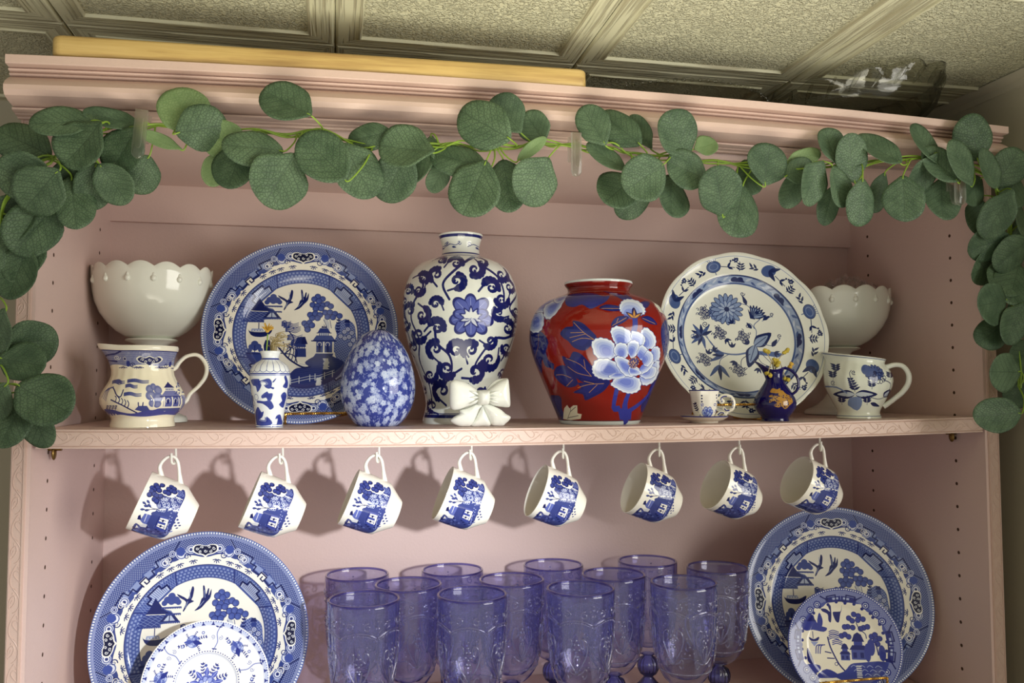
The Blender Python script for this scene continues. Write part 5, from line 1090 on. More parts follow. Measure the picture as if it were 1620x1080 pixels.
# ---- twisted wire plate stands
def stand(label, x0, x1, yf, zb, zbar, yb, h):
    t = thing('plate_stand', label, 'plate stand', ((x0+x1)/2, yf, zb)); w_ = (x1-x0)/2; b = zbar-zb
    g = G(); twist_wire(g, [(-w_, 1, b-7), (-w_+.8, 0, b-2), (-w_+4, 0, b), (0, 0, b+.3), (w_-4, 0, b), (w_-.8, 0, b-2), (w_, 1, b-7)], 1.7, 5.2); g.build('front_bar', GOLD, t)
    for s_ in (-1, 1):
        g = G(); twist_wire(g, [(s_*w_, 1, b-7), (s_*w_, 3, 3), (s_*w_, 9, 1.8), (s_*w_, (yb-yf)*.6, 1.8), (s_*w_*.9, yb-yf-8, 2.), (s_*w_*.8, yb-yf-4, 10), (s_*w_*.5, yb-yf+h*.25, h)], 1.4, 5.2); g.build('side_wire', GOLD, t)
    return t
a0, a1 = atY(451, 657, 139), atY(565, 648, 139); stand('gold twisted wire stand holding the upper dinner plate', a0[0], a1[0], 139, zs(270)+.2, a0[2]+2, 225, 8)
a0, a1 = atY(1128, 642, 84), atY(1206, 640, 84); stand('gold twisted wire stand under the painted branch plate', a0[0], a1[0], 84, zs(880)+.2, a1[2], 168, 8)
a0, a1 = atY(1296, 1072, 52), atY(1404, 1072, 52); stand('gold twisted wire stand holding the small willow plate', a0[0], a1[0], 52, -393.8, a1[2], 92, 8)

# ------------------------------------------------------------------ hanging cups
KC = 1/1.37
def cup_print():
    w, h = 1300, 387; cv = Cv(w, h, (240, 236, 224)); cv.k = w/(2*PI*46)/6.35*1.02
    def f(x, y):
        d = ((x-192)*.92+(y-637)*.39)/6.35; n_ = ((x-192)*.39-(y-637)*.92)/6.35; t = max(-1, min(1, n_/46.5)); th = math.asin(t)
        return (.5+th/(2*PI))*w, d/86*h
    cv.f = f; ink, dk = (56, 66, 128), (28, 34, 90)
    mass = [(345, 610), (400, 570), (470, 590), (520, 600), (600, 530), (628, 580), (600, 650), (575, 700), (545, 790), (510, 880), (480, 950), (440, 1000), (360, 1020), (280, 990), (230, 960), (140, 945), (150, 880), (180, 830), (215, 850), (250, 840), (290, 790), (330, 740), (370, 700), (360, 650)]
    cv.poly(mass, ink, sm=3)
    for i in range(46): x, y = 380+rng.rand()*200, 590+rng.rand()*140; cv.disc(x, y, 13, (196, 202, 222), ring=4)
    for i in range(60): x, y = 160+rng.rand()*340, 860+rng.rand()*120; cv.disc(x, y, 8+8*rng.rand(), dk if i % 2 else (98, 110, 176), .8)
    for p_ in ((355, 478), (322, 500), (410, 485), (372, 500), (340, 520), (318, 530), (300, 560), (385, 530), (345, 560), (365, 575), (345, 605), (365, 625), (400, 580), (440, 545), (470, 520), (495, 503), (520, 520), (500, 540), (470, 560), (525, 550)): cv.disc(*p_, 26, dk); cv.disc(p_[0]-3, p_[1]-3, 18, (54, 66, 134))
    for p_ in ((560, 545), (590, 555), (600, 580), (570, 575)): cv.disc(*p_, 20, ink); cv.disc(*p_, 16, (110, 122, 180)); cv.disc(*p_, 6, dk)
    cv.line([(340, 640), (380, 700), (470, 710), (560, 730)], 10, (232, 230, 222), sm=4); cv.line([(500, 570), (560, 605), (600, 620)], 8, (232, 230, 222), sm=3)
    for (x, y, an) in ((290, 625, .9), (255, 635, .7), (240, 695, .1), (280, 705, -.1), (335, 735, -.5), (300, 660, .7), (270, 665, .4)): cv.leaf(x-20*math.cos(an), y-20*math.sin(an), 46, 22, an, ink)
    cv.line([(255, 640), (330, 690), (390, 700)], 5, dk, sm=3); cv.line([(245, 700), (310, 700), (380, 700)], 5, dk)
    # pagoda lying on its side: roof to the rim
    cv.poly([(195, 790), (205, 755), (225, 745), (232, 800)], dk); cv.poly([(220, 800), (262, 735), (318, 755), (275, 850), (240, 830)], (92, 104, 172)); cv.poly([(275, 850), (322, 750), (385, 775), (340, 880)], ink)
    cv.line([(285, 740), (258, 815)], 6, (214, 216, 226)); cv.poly([(345, 880), (395, 765), (500, 800), (462, 940), (400, 930)], (58, 70, 146))
    cv.poly([(365, 870), (380, 840), (440, 865), (425, 905)], (236, 232, 224)); cv.poly([(388, 818), (402, 785), (470, 808), (456, 848)], (236, 232, 224))
    cv.disc(402, 872, 13, dk, ry=10); cv.disc(424, 818, 13, dk, ry=10); cv.line([(372, 858), (432, 884)], 5, dk); cv.line([(396, 802), (462, 828)], 5, dk); cv.poly([(455, 820), (478, 812), (474, 850), (448, 915), (430, 912)], (236, 232, 224)); cv.line([(350, 880), (395, 770)], 6, dk); cv.line([(440, 930), (485, 800)], 6, dk)
    cv.poly([(205, 845), (250, 835), (285, 850), (270, 880), (225, 870)], (226, 226, 224), .9); cv.poly([(175, 880), (190, 850), (205, 880)], (232, 230, 222))
    for i in range(22): cv.disc(490+45*math.sin(i*2.1)+i*2, 640+i*14, 11, ink); cv.disc(505+10*math.sin(i*3.3)-i*4+30, 640+i*15, 6, (196, 202, 222), .6)
    # the same view on the far side
    c = cv.a[:, int(w*.25):int(w*.75)].copy(); cv.a[:, int(w*.75):] = c[:, :w-int(w*.75)]; cv.a[:, :int(w*.25)] = c[:, -int(w*.25):]; m = slice(int(w*.72), int(w*.78)); cv.a[:, m] = C3((240, 236, 224)); cv.a[:, int(w*.22):int(w*.28)] = C3((240, 236, 224))
    return cv
PCU = print_mat('cup_pagoda_print', cup_print(), .07)
Hc = 86*KC
def cup_parts():
    pr = [(46.2, 86, 1), (46.9, 85.6, 0), (46.9, 83, 0), (46.6, 60, 0), (45.6, 40, 0), (44.2, 29, 0), (43, 26.2, 0), (41.5, 24.5, 0), (34, 15, 0), (28, 7, 0), (25, 2.2, 0), (23.5, 1, 0), (23, 0, 0), (21, 0, 1), (20, 3, 1), (.1, 3, 1)]
    body = G().lathe([(a*KC, b_*KC, c) for a, b_, c in pr], 96, phi=-PI/2, z_uv=(0, Hc)).mesh('cup_body', [PCU, BONE], sharp=35)
    ins = G().lathe([(46.2*KC, Hc), (44.6*KC, Hc-2), (44.2*KC, 60*KC), (42, 40*KC) if 0 else (42.6*KC, 36*KC), (38*KC, 24*KC), (26*KC, 10*KC), (.1, 8*KC)], 80).mesh('cup_inside', BONE)
    H_ = [(17, -3), (12, 4), (7.5, 11), (7, 18), (9.5, 26), (14, 31.5), (21, 33.5), (28, 29), (33, 22), (38, 13), (42, 6), (47, -3)]
    P_ = smooth_path([((45.5+h)*KC, 0, Hc-t*KC) for t, h in H_], 5); n = len(P_)
    rad = [np.interp(i/(n-1), (0, .12, .25, .5, .8, .92, 1), (5.2, 4, 3, 2.7, 3, 4.2, 5.6))*KC*1.05 for i in range(n)]
    hd = G().tube(P_, rad, 12, flat=.85).mesh('cup_handle', BONE); return body, ins, hd
MB, MI, MH = cup_parts()
cups = [(275, 721), (445, 721), (598, 719), (745, 715), (891, 713), (1043, 710), (1170, 707), (1298, 702)]
yaws = [.15, .08, .02, -.02, .02, .02, .04, .02]; tl = [23, 22, 22, 22, 23, 23, 24, 25]
nm = ['first hanging cup from the left, above the lower left dinner plate', 'second hanging cup from the left, under the bud vase', 'third hanging cup from the left, under the speckled egg', 'fourth hanging cup from the left, under the white bow', 'fifth hanging cup from the left, under the red vase', 'third hanging cup from the right, mouth turned to the camera', 'second hanging cup from the right, over the blue goblets', 'rightmost hanging cup, over the lower right dinner plate']
hk = ['leftmost white cup hook under the shelf', 'second white cup hook from the left', 'third white cup hook from the left', 'fourth white cup hook from the left', 'fifth white cup hook from the left', 'third white cup hook from the right', 'second white cup hook from the right', 'rightmost white cup hook under the shelf']
YH = 58.
def hook_mesh(dz):
    g = G(); g.tube(smooth_path([(0, 4, dz), (0, 4, dz-5), (0, 4.5, -1), (0, 3, -6.6), (0, -1, -7.6), (0, -4.4, -5), (0, -5, 1), (0, -5.2, 5)], 5), 1.35, 8); g.tube([(0, 4, dz), (0, 4, dz-1.2)], 3.8, 12); return g.mesh('cup_hook', PLAST)
for i, (u, v) in enumerate(cups):
    p = atY(u, v+1.5, YH); t = math.radians(tl[i]); a = np.array([-math.cos(t)*math.cos(yaws[i]), -math.cos(t)*math.sin(yaws[i]), math.sin(t)])
    h = np.array([0, 0, 1.])-a*a[2]; h /= np.linalg.norm(h); y_ = np.cross(a, h)
    R = Matrix(((h[0], y_[0], a[0]), (h[1], y_[1], a[1]), (h[2], y_[2], a[2]))); apex = np.array([(45.5+33.2)*KC, 0, Hc-20*KC])
    o = p-np.array(R @ Vector(apex))
    c = thing('hanging_cup', 'blue printed white cup, '+nm[i].replace(' hanging cup', ''), 'cup', tuple(o), R.to_euler(), 'willow cups hanging under the shelf')
    place('body', MB, c, (0, 0, 0)); place('inside', MI, c, (0, 0, 0)); place('handle', MH, c, (0, 0, 0))
    hz = zs(p[0])-19.8-p[2]-.6
    k = place('cup_hook', hook_mesh(hz), None, (p[0], p[1], p[2]-.2), (0, 0, -.35)); k['label'] = hk[i]; k['category'] = 'hook'; k['group'] = 'white cup hooks under the upper shelf'

# ------------------------------------------------------------------ blue pressed glass goblets
def glass_mat(name, t_face, t_edge, gl=1., rough=.04, body=.06, bcol=(.12, .16, .9, 1), bmp=.2, pos=.55, refr=0., rcol=(.8, .82, .99, 1)):
    m, nt, b = new_mat(name); nt.nodes.remove(b); o_ = nt.nodes['Material Output']
    tr, gl_, df, mx, m2 = nd(nt, 'ShaderNodeBsdfTransparent'), nd(nt, 'ShaderNodeBsdfGlossy'), nd(nt, 'ShaderNodeBsdfTranslucent'), nd(nt, 'ShaderNodeMixShader'), nd(nt, 'ShaderNodeMixShader')
    lw = nd(nt, 'ShaderNodeLayerWeight', i_Blend=.5); cr = nd(nt, 'ShaderNodeValToRGB'); e = cr.color_ramp.elements
    e[0].position = pos; e[0].color = (*t_face, 1); e[1].position = .93; e[1].color = (*t_edge, 1); lk(nt, lw.outputs['Facing'], cr.inputs[0]); lk(nt, cr.outputs[0], tr.inputs[0])
    gl_.inputs['Roughness'].default_value = rough; df.inputs[0].default_value = bcol
    no = nd(nt, 'ShaderNodeTexNoise', i_Scale=70., i_Detail=2.); tc = nd(nt, 'ShaderNodeTexCoord'); lk(nt, tc.outputs['Object'], no.inputs['Vector']); bp = nd(nt, 'ShaderNodeBump', i_Strength=bmp, i_Distance=.002); lk(nt, no.outputs['Fac'], bp.inputs['Height']); lk(nt, bp.outputs[0], gl_.inputs['Normal'])
    pw = nd(nt, 'ShaderNodeMath', operation='POWER'); pw.inputs[1].default_value = 4.5; lk(nt, lw.outputs['Facing'], pw.inputs[0])
    ml = nd(nt, 'ShaderNodeMath', operation='MULTIPLY_ADD', use_clamp=True); ml.inputs[1].default_value = .75*gl; ml.inputs[2].default_value = .035*gl; lk(nt, pw.outputs[0], ml.inputs[0])
    m2.inputs[0].default_value = body; lk(nt, tr.outputs[0], m2.inputs[1]); lk(nt, df.outputs[0], m2.inputs[2])
    
    if refr:
        rf, m3 = nd(nt, 'ShaderNodeBsdfRefraction', i_Roughness=.0, i_IOR=1.45), nd(nt, 'ShaderNodeMixShader'); rf.inputs[0].default_value = rcol; m3.inputs[0].default_value = refr
        lk(nt, m2.outputs[0], m3.inputs[1]); lk(nt, rf.outputs[0], m3.inputs[2]); m2 = m3
    lk(nt, ml.outputs[0], mx.inputs[0]); lk(nt, m2.outputs[0], mx.inputs[1]); lk(nt, gl_.outputs[0], mx.inputs[2]); lk(nt, mx.outputs[0], o_.inputs[0]); return m
BLUE = glass_mat('blue_glass', (.885, .89, 1.), (.16, .16, 1.), 2.2, .02, body=.08, bcol=(.45, .5, 1, 1), bmp=.03)
BLUER = glass_mat('blue_glass_relief', (.86, .87, 1.), (.12, .12, .95), 5., .025, body=.06, bcol=(.45, .5, 1, 1), bmp=.0, pos=.35, refr=.5, rcol=(.9, .91, 1, 1))
BLUED = glass_mat('blue_glass_thick', (.52, .56, .95), (.08, .09, .78), 1.8, .02, body=.02, bmp=0., refr=.7, rcol=(.45, .5, .97, 1))
OUT = [(60, 8), (61.5, 14), (65, 20), (71, 26), (79, 31), (90, 35), (105, 37.8), (125, 39.6), (150, 41), (175, 41.9), (187, 42.2), (189.3, 41.9), (190, 40.9)]
def gr(z): return np.interp(z, [o[0] for o in OUT], [o[1] for o in OUT])
gb = G().lathe([(r, z) for z, r in OUT]+[(39.9, 190), (39.3, 188), (38.8, 175), (37.8, 150), (36.2, 125), (34.4, 105), (31.4, 92), (26.5, 82), (19, 74), (8, 70), (.1, 69)], 96).mesh('goblet_bowl', BLUE, sharp=60)
gs = G().lathe([(8.5, 60.5), (6.6, 58.5), (7.5, 57), (12, 53.5), (14, 48), (14.4, 43.5), (13.8, 38.5), (11, 33), (7.5, 30), (6.8, 28), (8.5, 26)], 96, mod=lambda r, z, a, pf: (r*(1+(.09*abs(math.cos(a*8)) if 32 < z < 55 else 0)), z)).mesh('goblet_stem', BLUED, sharp=0)
gf = G().lathe([(8.5, 26), (13, 20), (20, 14), (28, 8.5), (34, 4.5), (36.5, 2.4), (36.6, .9), (35.5, 0), (30, .2), (20, 4), (10, 9), (.1, 11)], 96, mod=lambda r, z, a, pf: (r, z+.5*math.cos(a*24)*(1 if 12 < r < 34 and z > 4 else 0))).mesh('goblet_foot', BLUED, sharp=0)
g = G()
def on(a, z, d=.5): r = gr(z)+d; return (r*math.cos(a), r*math.sin(a), z)
def bead(a, z, r, sg=6): c = np.array(on(a, z, r*.1)); g.ell(c, r, seg=sg, rings=4)
for k in range(80): bead(2*PI*k/80, 84, 1.15)
for q in range(6):
    a0 = 2*PI*q/6; w_ = PI/6
    arch = [(a0-w_+2*w_*i/14, 152+7.*math.sin(PI*i/14)**.8) for i in range(15)]
    g.tube([on(a, z+2.4, .3) for a, z in arch], .85, 6)
    for i in range(19): a = a0-w_+2*w_*i/19; bead(a, 151.5+7.*math.sin(PI*i/19)**.8, .95, 5)
    for s_ in (-1, 1):
        sp = [(a0+s_*(w_*.86-.02*i)+s_*0, 160+i*.4) for i in range(4)]
        C_ = (a0+s_*w_*.46, 167.5)
        P_ = [(C_[0]+s_*.115*(1-j/22*.8)*math.cos(1.2+j*.42), C_[1]+4.8*(1-j/22*.8)*math.sin(1.2+j*.42)) for j in range(20)]; g.tube([on(a, z, .4) for a, z in P_], [.95-.025*j for j in range(20)], 6)
        for (da, z, r) in ((w_*.93, 166, 1.4), (w_*.8, 172, 1.1), (w_*.98, 173.5, 1.2), (w_*.98, 178, 1.), (w_*.24, 172, .9)): bead(a0+s_*da, z, r)
        # medallion below: paired scrolls round a flower of beads
        P_ = smooth_path([(0, 96), (.10, 104), (.24, 114), (.33, 126), (.28, 137), (.15, 139), (.13, 131), (.20, 128)], 4); g.tube([on(a0+s_*a, z, .4) for a, z in P_], .95, 6)
        P_ = smooth_path([(.02, 97), (.16, 99), (.28, 104), (.33, 97), (.25, 92), (.19, 96)], 3); g.tube([on(a0+s_*a, z, .3) for a, z in P_], .85, 6)
        P_ = smooth_path([(.0, 98), (.07, 110), (.09, 118)], 3); g.tube([on(a0+s_*a, z, .3) for a, z in P_], [.5, .9, 1.2, 1.3, 1.2, .9, .5], 6)
        for (da, z, r) in ((.38, 112, 1.), (.41, 118, .9), (.24, 146, 1.), (.32, 143, .9), (.36, 106, 1.1), (.44, 130, .8), (.47, 138, .8)): bead(a0+s_*da, z, r)
    for (da, z) in ((0, 124), (.075, 127), (-.075, 127), (.05, 133), (-.05, 133), (0, 138), (.04, 119), (-.04, 119)): bead(a0+da, z, 1.9, 8)
    bead(a0, 145, 1.3); bead(a0+w_, 130, 1.1); bead(a0+w_, 120, 1.3); bead(a0+w_, 110, 1.1); bead(a0+w_, 140, .9)
grel = g.mesh('goblet_relief', BLUER, sharp=0)
grim = G().lathe([(40.6+1.55*math.cos(2*PI*k/10), 189.6+1.55*math.sin(2*PI*k/10)) for k in range(11)], 96).mesh('goblet_rim', glass_mat('blue_glass_rim', (.62, .60, .93), (.16, .14, .72), 2.2, .02, body=.03, bmp=0., refr=.35, rcol=(.6, .6, .95, 1)), sharp=0)
rows = [[(349, 39), (477, 36), (612.6, 36), (750.8, 41)], [(406.5, 103.5), (539.5, 102), (677.9, 103), (832, 114)], [(344.7, 175), (472.5, 176), (615, 178), (753, 175)]]
rn = ['front row', 'middle row', 'back row']; pn = ['leftmost', 'second from left', 'third from left', 'rightmost']
for i, row in enumerate(rows):
    for j, (x, y) in enumerate(row):
        t = thing('blue_goblet', 'blue pressed glass goblet, %s in the %s on the lower shelf' % (pn[j], rn[i]), 'goblet', (x, y, -393.8), (0, 0, [.35, 1.3, .1, .8][j]+i*.4), 'blue goblets on the lower shelf')
        for n_, me in (('bowl', gb), ('rim', grim), ('stem', gs), ('foot', gf)): place(n_, me, t, (0, 0, 0))
        place('relief_pattern', grel, t, (0, 0, 0))['kind'] = 'stuff'

# ------------------------------------------------------------------ clear glass dishes on the top
SMOKE = glass_mat('clear_dish_glass', (.88, .88, .85), (.30, .30, .26), .9, .05, .01, (.4, .4, .36, 1))
pts = [atZ(u, v, 425)[:2] for u, v in ((972, 140), (1100, 128), (1217, 163))]
(ax, ay), (bx, by), (cx_, cy_) = pts; d_ = 2*(ax*(by-cy_)+bx*(cy_-ay)+cx_*(ay-by))
ux = ((ax*ax+ay*ay)*(by-cy_)+(bx*bx+by*by)*(cy_-ay)+(cx_*cx_+cy_*cy_)*(ay-by))/d_; uy = ((ax*ax+ay*ay)*(cx_-bx)+(bx*bx+by*by)*(ax-cx_)+(cx_*cx_+cy_*cy_)*(bx-ax))/d_
Rd = min(140, math.hypot(ax-ux, ay-uy)); uy = max(uy, 84)
t = thing('glass_platter', 'round clear glass platter with beaded rim lying on top of the cabinet', 'platter', (ux, -20+Rd, 388.7))
G().lathe([(.1, 3), (Rd*.5, 3), (Rd*.62, 6), (Rd*.85, 28), (Rd*.97, 34), (Rd, 35.5), (Rd, 38), (Rd*.96, 37.5), (Rd*.84, 32), (Rd*.6, 10), (Rd*.5, 6.5), (.1, 6.5)], 96).build('dish', SMOKE, t)
G().lathe([(Rd*.5, 3), (Rd*.5, 0), (Rd*.46, 0), (Rd*.46, 3)], 64).build('foot', SMOKE, t)
g = G()
for k in range(84): a = 2*PI*k/84; g.ell(((Rd-1)*math.cos(a), (Rd-1)*math.sin(a), 37.5), (3, 3, 2.6), seg=7, rings=5)
g.build('beaded_rim', SMOKE, t)['kind'] = 'stuff'
t = thing('ruffled_glass_bowl', 'clear glass bowl with ruffled rim at the right end of the cabinet top', 'bowl', (1046, 96, 396), (0, math.radians(-7.5), 0))
def ruf(r, z, a, pf):
    k = max(0, (z-44)/24) if z > 44 else 0; return r*(1+.035*k*math.cos(a*13)), z+k*6*abs(math.cos(a*6.5+.4))
rp = [(55, 0), (58, 3), (75, 8), (98, 18), (112, 30), (118, 42), (119, 45), (117, 47), (122, 54), (127, 62), (129, 68)]
G().lathe([(.1, 6), (52, 6)]+rp[2:]+[(126, 68.5), (120, 58), (113, 48), (112, 42), (105, 31), (92, 21), (70, 12), (.1, 10)], 208, mod=ruf).build('bowl', SMOKE, t, sharp=0)
G().lathe([(56, 8), (57, 0), (52, 0), (50, 8)], 64).build('foot', SMOKE, t)
g = G()
for k in range(26):
    a = 2*PI*k/26; P_ = [((119+i*2.1)*math.cos(a+i*.035), (119+i*2.1)*math.sin(a+i*.035), 46+i*5.2) for i in range(5)]; g.tube(P_, [1., 2.2, 3., 2.6, 1.6], 7)
g.build('swirl_rib', SMOKE, t)['kind'] = 'stuff'
# ------------------------------------------------------------------ eucalyptus garland
def leaf_mat(name, c1, c2, vein, rough=.55):
    m, nt, b = new_mat(name); b.inputs['Roughness'].default_value = rough; b.inputs['Specular IOR Level'].default_value = .35
    uv = nd(nt, 'ShaderNodeUVMap', uv_map='uv'); oi = nd(nt, 'ShaderNodeObjectInfo')
    mp = nd(nt, 'ShaderNodeMapping'); mp.inputs['Scale'].default_value = (17, 17, 1); lk(nt, uv.outputs[0], mp.inputs[0])
    cmb = nd(nt, 'ShaderNodeCombineXYZ'); lk(nt, oi.outputs['Random'], cmb.inputs[0]); ml = nd(nt, 'ShaderNodeVectorMath', operation='MULTIPLY_ADD'); ml.inputs[1].default_value = (50, 50, 50); lk(nt, cmb.outputs[0], ml.inputs[0]); lk(nt, mp.outputs[0], ml.inputs[2])
    vo = nd(nt, 'ShaderNodeTexVoronoi', feature='DISTANCE_TO_EDGE', i_Scale=1., voronoi_dimensions='2D'); lk(nt, ml.outputs[0], vo.inputs['Vector'])
    r1 = nd(nt, 'ShaderNodeValToRGB'); r1.color_ramp.elements[0].position = .0; r1.color_ramp.elements[0].color = (1, 1, 1, 1); r1.color_ramp.elements[1].position = .14; r1.color_ramp.elements[1].color = (0, 0, 0, 1); lk(nt, vo.outputs['Distance'], r1.inputs[0])
    # midrib and side veins from the leaf's own coordinates
    sep = nd(nt, 'ShaderNodeSeparateXYZ'); lk(nt, uv.outputs[0], sep.inputs[0])
    ab = nd(nt, 'ShaderNodeMath', operation='SUBTRACT'); ab.inputs[1].default_value = .5; lk(nt, sep.outputs[0], ab.inputs[0]); a2 = nd(nt, 'ShaderNodeMath', operation='ABSOLUTE'); lk(nt, ab.outputs[0], a2.inputs[0])
    mid = nd(nt, 'ShaderNodeMath', operation='LESS_THAN'); mid.inputs[1].default_value = .011; lk(nt, a2.outputs[0], mid.inputs[0])
    sv_ = nd(nt, 'ShaderNodeMath', operation='MULTIPLY_ADD'); sv_.inputs[1].default_value = -.75; lk(nt, a2.outputs[0], sv_.inputs[0]); lk(nt, sep.outputs[1], sv_.inputs[2])
    s2 = nd(nt, 'ShaderNodeMath', operation='MULTIPLY'); s2.inputs[1].default_value = 7.; lk(nt, sv_.outputs[0], s2.inputs[0]); s3 = nd(nt, 'ShaderNodeMath', operation='FRACT'); lk(nt, s2.outputs[0], s3.inputs[0]); s4 = nd(nt, 'ShaderNodeMath', operation='LESS_THAN'); s4.inputs[1].default_value = .14; lk(nt, s3.outputs[0], s4.inputs[0])
    mxv = nd(nt, 'ShaderNodeMath', operation='MAXIMUM'); lk(nt, mid.outputs[0], mxv.inputs[0]); lk(nt, s4.outputs[0], mxv.inputs[1]); mv = nd(nt, 'ShaderNodeMath', operation='MULTIPLY_ADD', use_clamp=True); mv.inputs[1].default_value = .8; lk(nt, mxv.outputs[0], mv.inputs[0]); lk(nt, r1.outputs[0], mv.inputs[2])
    no = nd(nt, 'ShaderNodeTexNoise', i_Scale=2.2, i_Detail=3.); lk(nt, ml.outputs[0], no.inputs['Vector']); no.inputs['Scale'].default_value = .16
    cx = nd(nt, 'ShaderNodeMix', data_type='RGBA'); cx.inputs[6].default_value = lin(c1); cx.inputs[7].default_value = lin(c2)
    ra = nd(nt, 'ShaderNodeMath', operation='MULTIPLY_ADD', use_clamp=True); ra.inputs[1].default_value = .55; lk(nt, oi.outputs['Random'], ra.inputs[0]); nb = nd(nt, 'ShaderNodeMath', operation='MULTIPLY_ADD'); nb.inputs[1].default_value = 2.2; nb.inputs[2].default_value = -.85; lk(nt, no.outputs['Fac'], nb.inputs[0]); lk(nt, nb.outputs[0], ra.inputs[2]); lk(nt, ra.outputs[0], cx.inputs[0])
    cv_ = nd(nt, 'ShaderNodeMix', data_type='RGBA'); cv_.inputs[7].default_value = lin(vein); f_ = nd(nt, 'ShaderNodeMath', operation='MULTIPLY'); f_.inputs[1].default_value = .6; lk(nt, mv.outputs[0], f_.inputs[0]); lk(nt, f_.outputs[0], cv_.inputs[0]); lk(nt, cx.outputs[2], cv_.inputs[6]); lk(nt, cv_.outputs[2], b.inputs['Base Color'])
    bp = nd(nt, 'ShaderNodeBump', i_Strength=.5, i_Distance=.0006, invert=True); lk(nt, mv.outputs[0], bp.inputs['Height']); lk(nt, bp.outputs[0], b.inputs['Normal']); return m
LF = leaf_mat('leaf_face', (54, 76, 52), (86, 108, 80), (36, 52, 38)); LB = leaf_mat('leaf_back', (104, 128, 84), (124, 146, 100), (94, 120, 74))
def leaf_mesh(k):
    """round leaf, stalk end at the origin, one unit (100 mm here) long along +y"""
    g = G(); n = 30; rings = 7; r_ = random.Random(k); out = []
    w = [.5, .47, .52, .49, .5][k]; pt = [.16, .10, .2, .13, .06][k]; sk = (r_.random()-.5)*.12
    for i in range(n):
        t = 2*PI*i/n; x = math.sin(t)*w; y = .5-math.cos(t)*.5
        if y < .25: x *= (1-pt*2.6*(1-y/.25)**1.3*.5)
        x += sk*math.sin(PI*y)*y; out.append((x*(1+.02*math.sin(5*t+k)), y-[.085, .05, .10, .07, .04][k]*math.exp(-(min(t, 2*PI-t)/.34)**2)))
    cup = [.10, -.07, .13, .06, .16][k]
    def zf(x, y): return cup*((x/w)**2*.6+(y-.5)**2*1.2)*.9-.010*math.exp(-(x/.04)**2)+.018*math.sin(4*x+3*y+k)+[.05, -.04, .09, 0, -.07][k]*x*(y-.5)*4
    for side, th in ((0, .006), (1, -.006)):
        vs, uv = [(0, 50, 100*(zf(0, .5)+th))], [(.5, .5)]
        for j in range(1, rings+1):
            q = j/rings; e = th*(1-.85*q**6)
            for x, y in out: X, Y = x*q, .5+(y-.5)*q; vs.append((X*100, Y*100, 100*(zf(X, Y)+e))); uv.append((.5+X, Y))
        fs = [(0, 1+i, 1+(i+1) % n) for i in range(n)]+[(1+(j-1)*n+i, 1+j*n+i, 1+j*n+(i+1) % n, 1+(j-1)*n+(i+1) % n) for j in range(1, rings) for i in range(n)]
        if side: fs = [tuple(reversed(f)) for f in fs]
        g.add(vs, [tuple(reversed(f)) for f in fs] if 0 else fs, side, uv)
    a, b_ = 1+(rings-1)*n, 1+rings*n+1+(rings-1)*n
    nv = 1+rings*n
    g.f += [(1+(rings-1)*n+i, nv+1+(rings-1)*n+i, nv+1+(rings-1)*n+(i+1) % n, 1+(rings-1)*n+(i+1) % n) for i in range(n)]; g.m += [0]*n
    return g.mesh('leaf', [LF, LB], sharp=0)
LM = [leaf_mesh(k) for k in range(5)]
LM2 = []
for m_ in LM:
    c = m_.copy(); c.materials.clear(); c.materials.append(LB); c.materials.append(LF); LM2.append(c)
gar = thing('eucalyptus_garland', 'artificial eucalyptus garland draped along the crown and down both sides', 'garland', (560, -64, 312))
GO = np.array([560, -64, 312.])
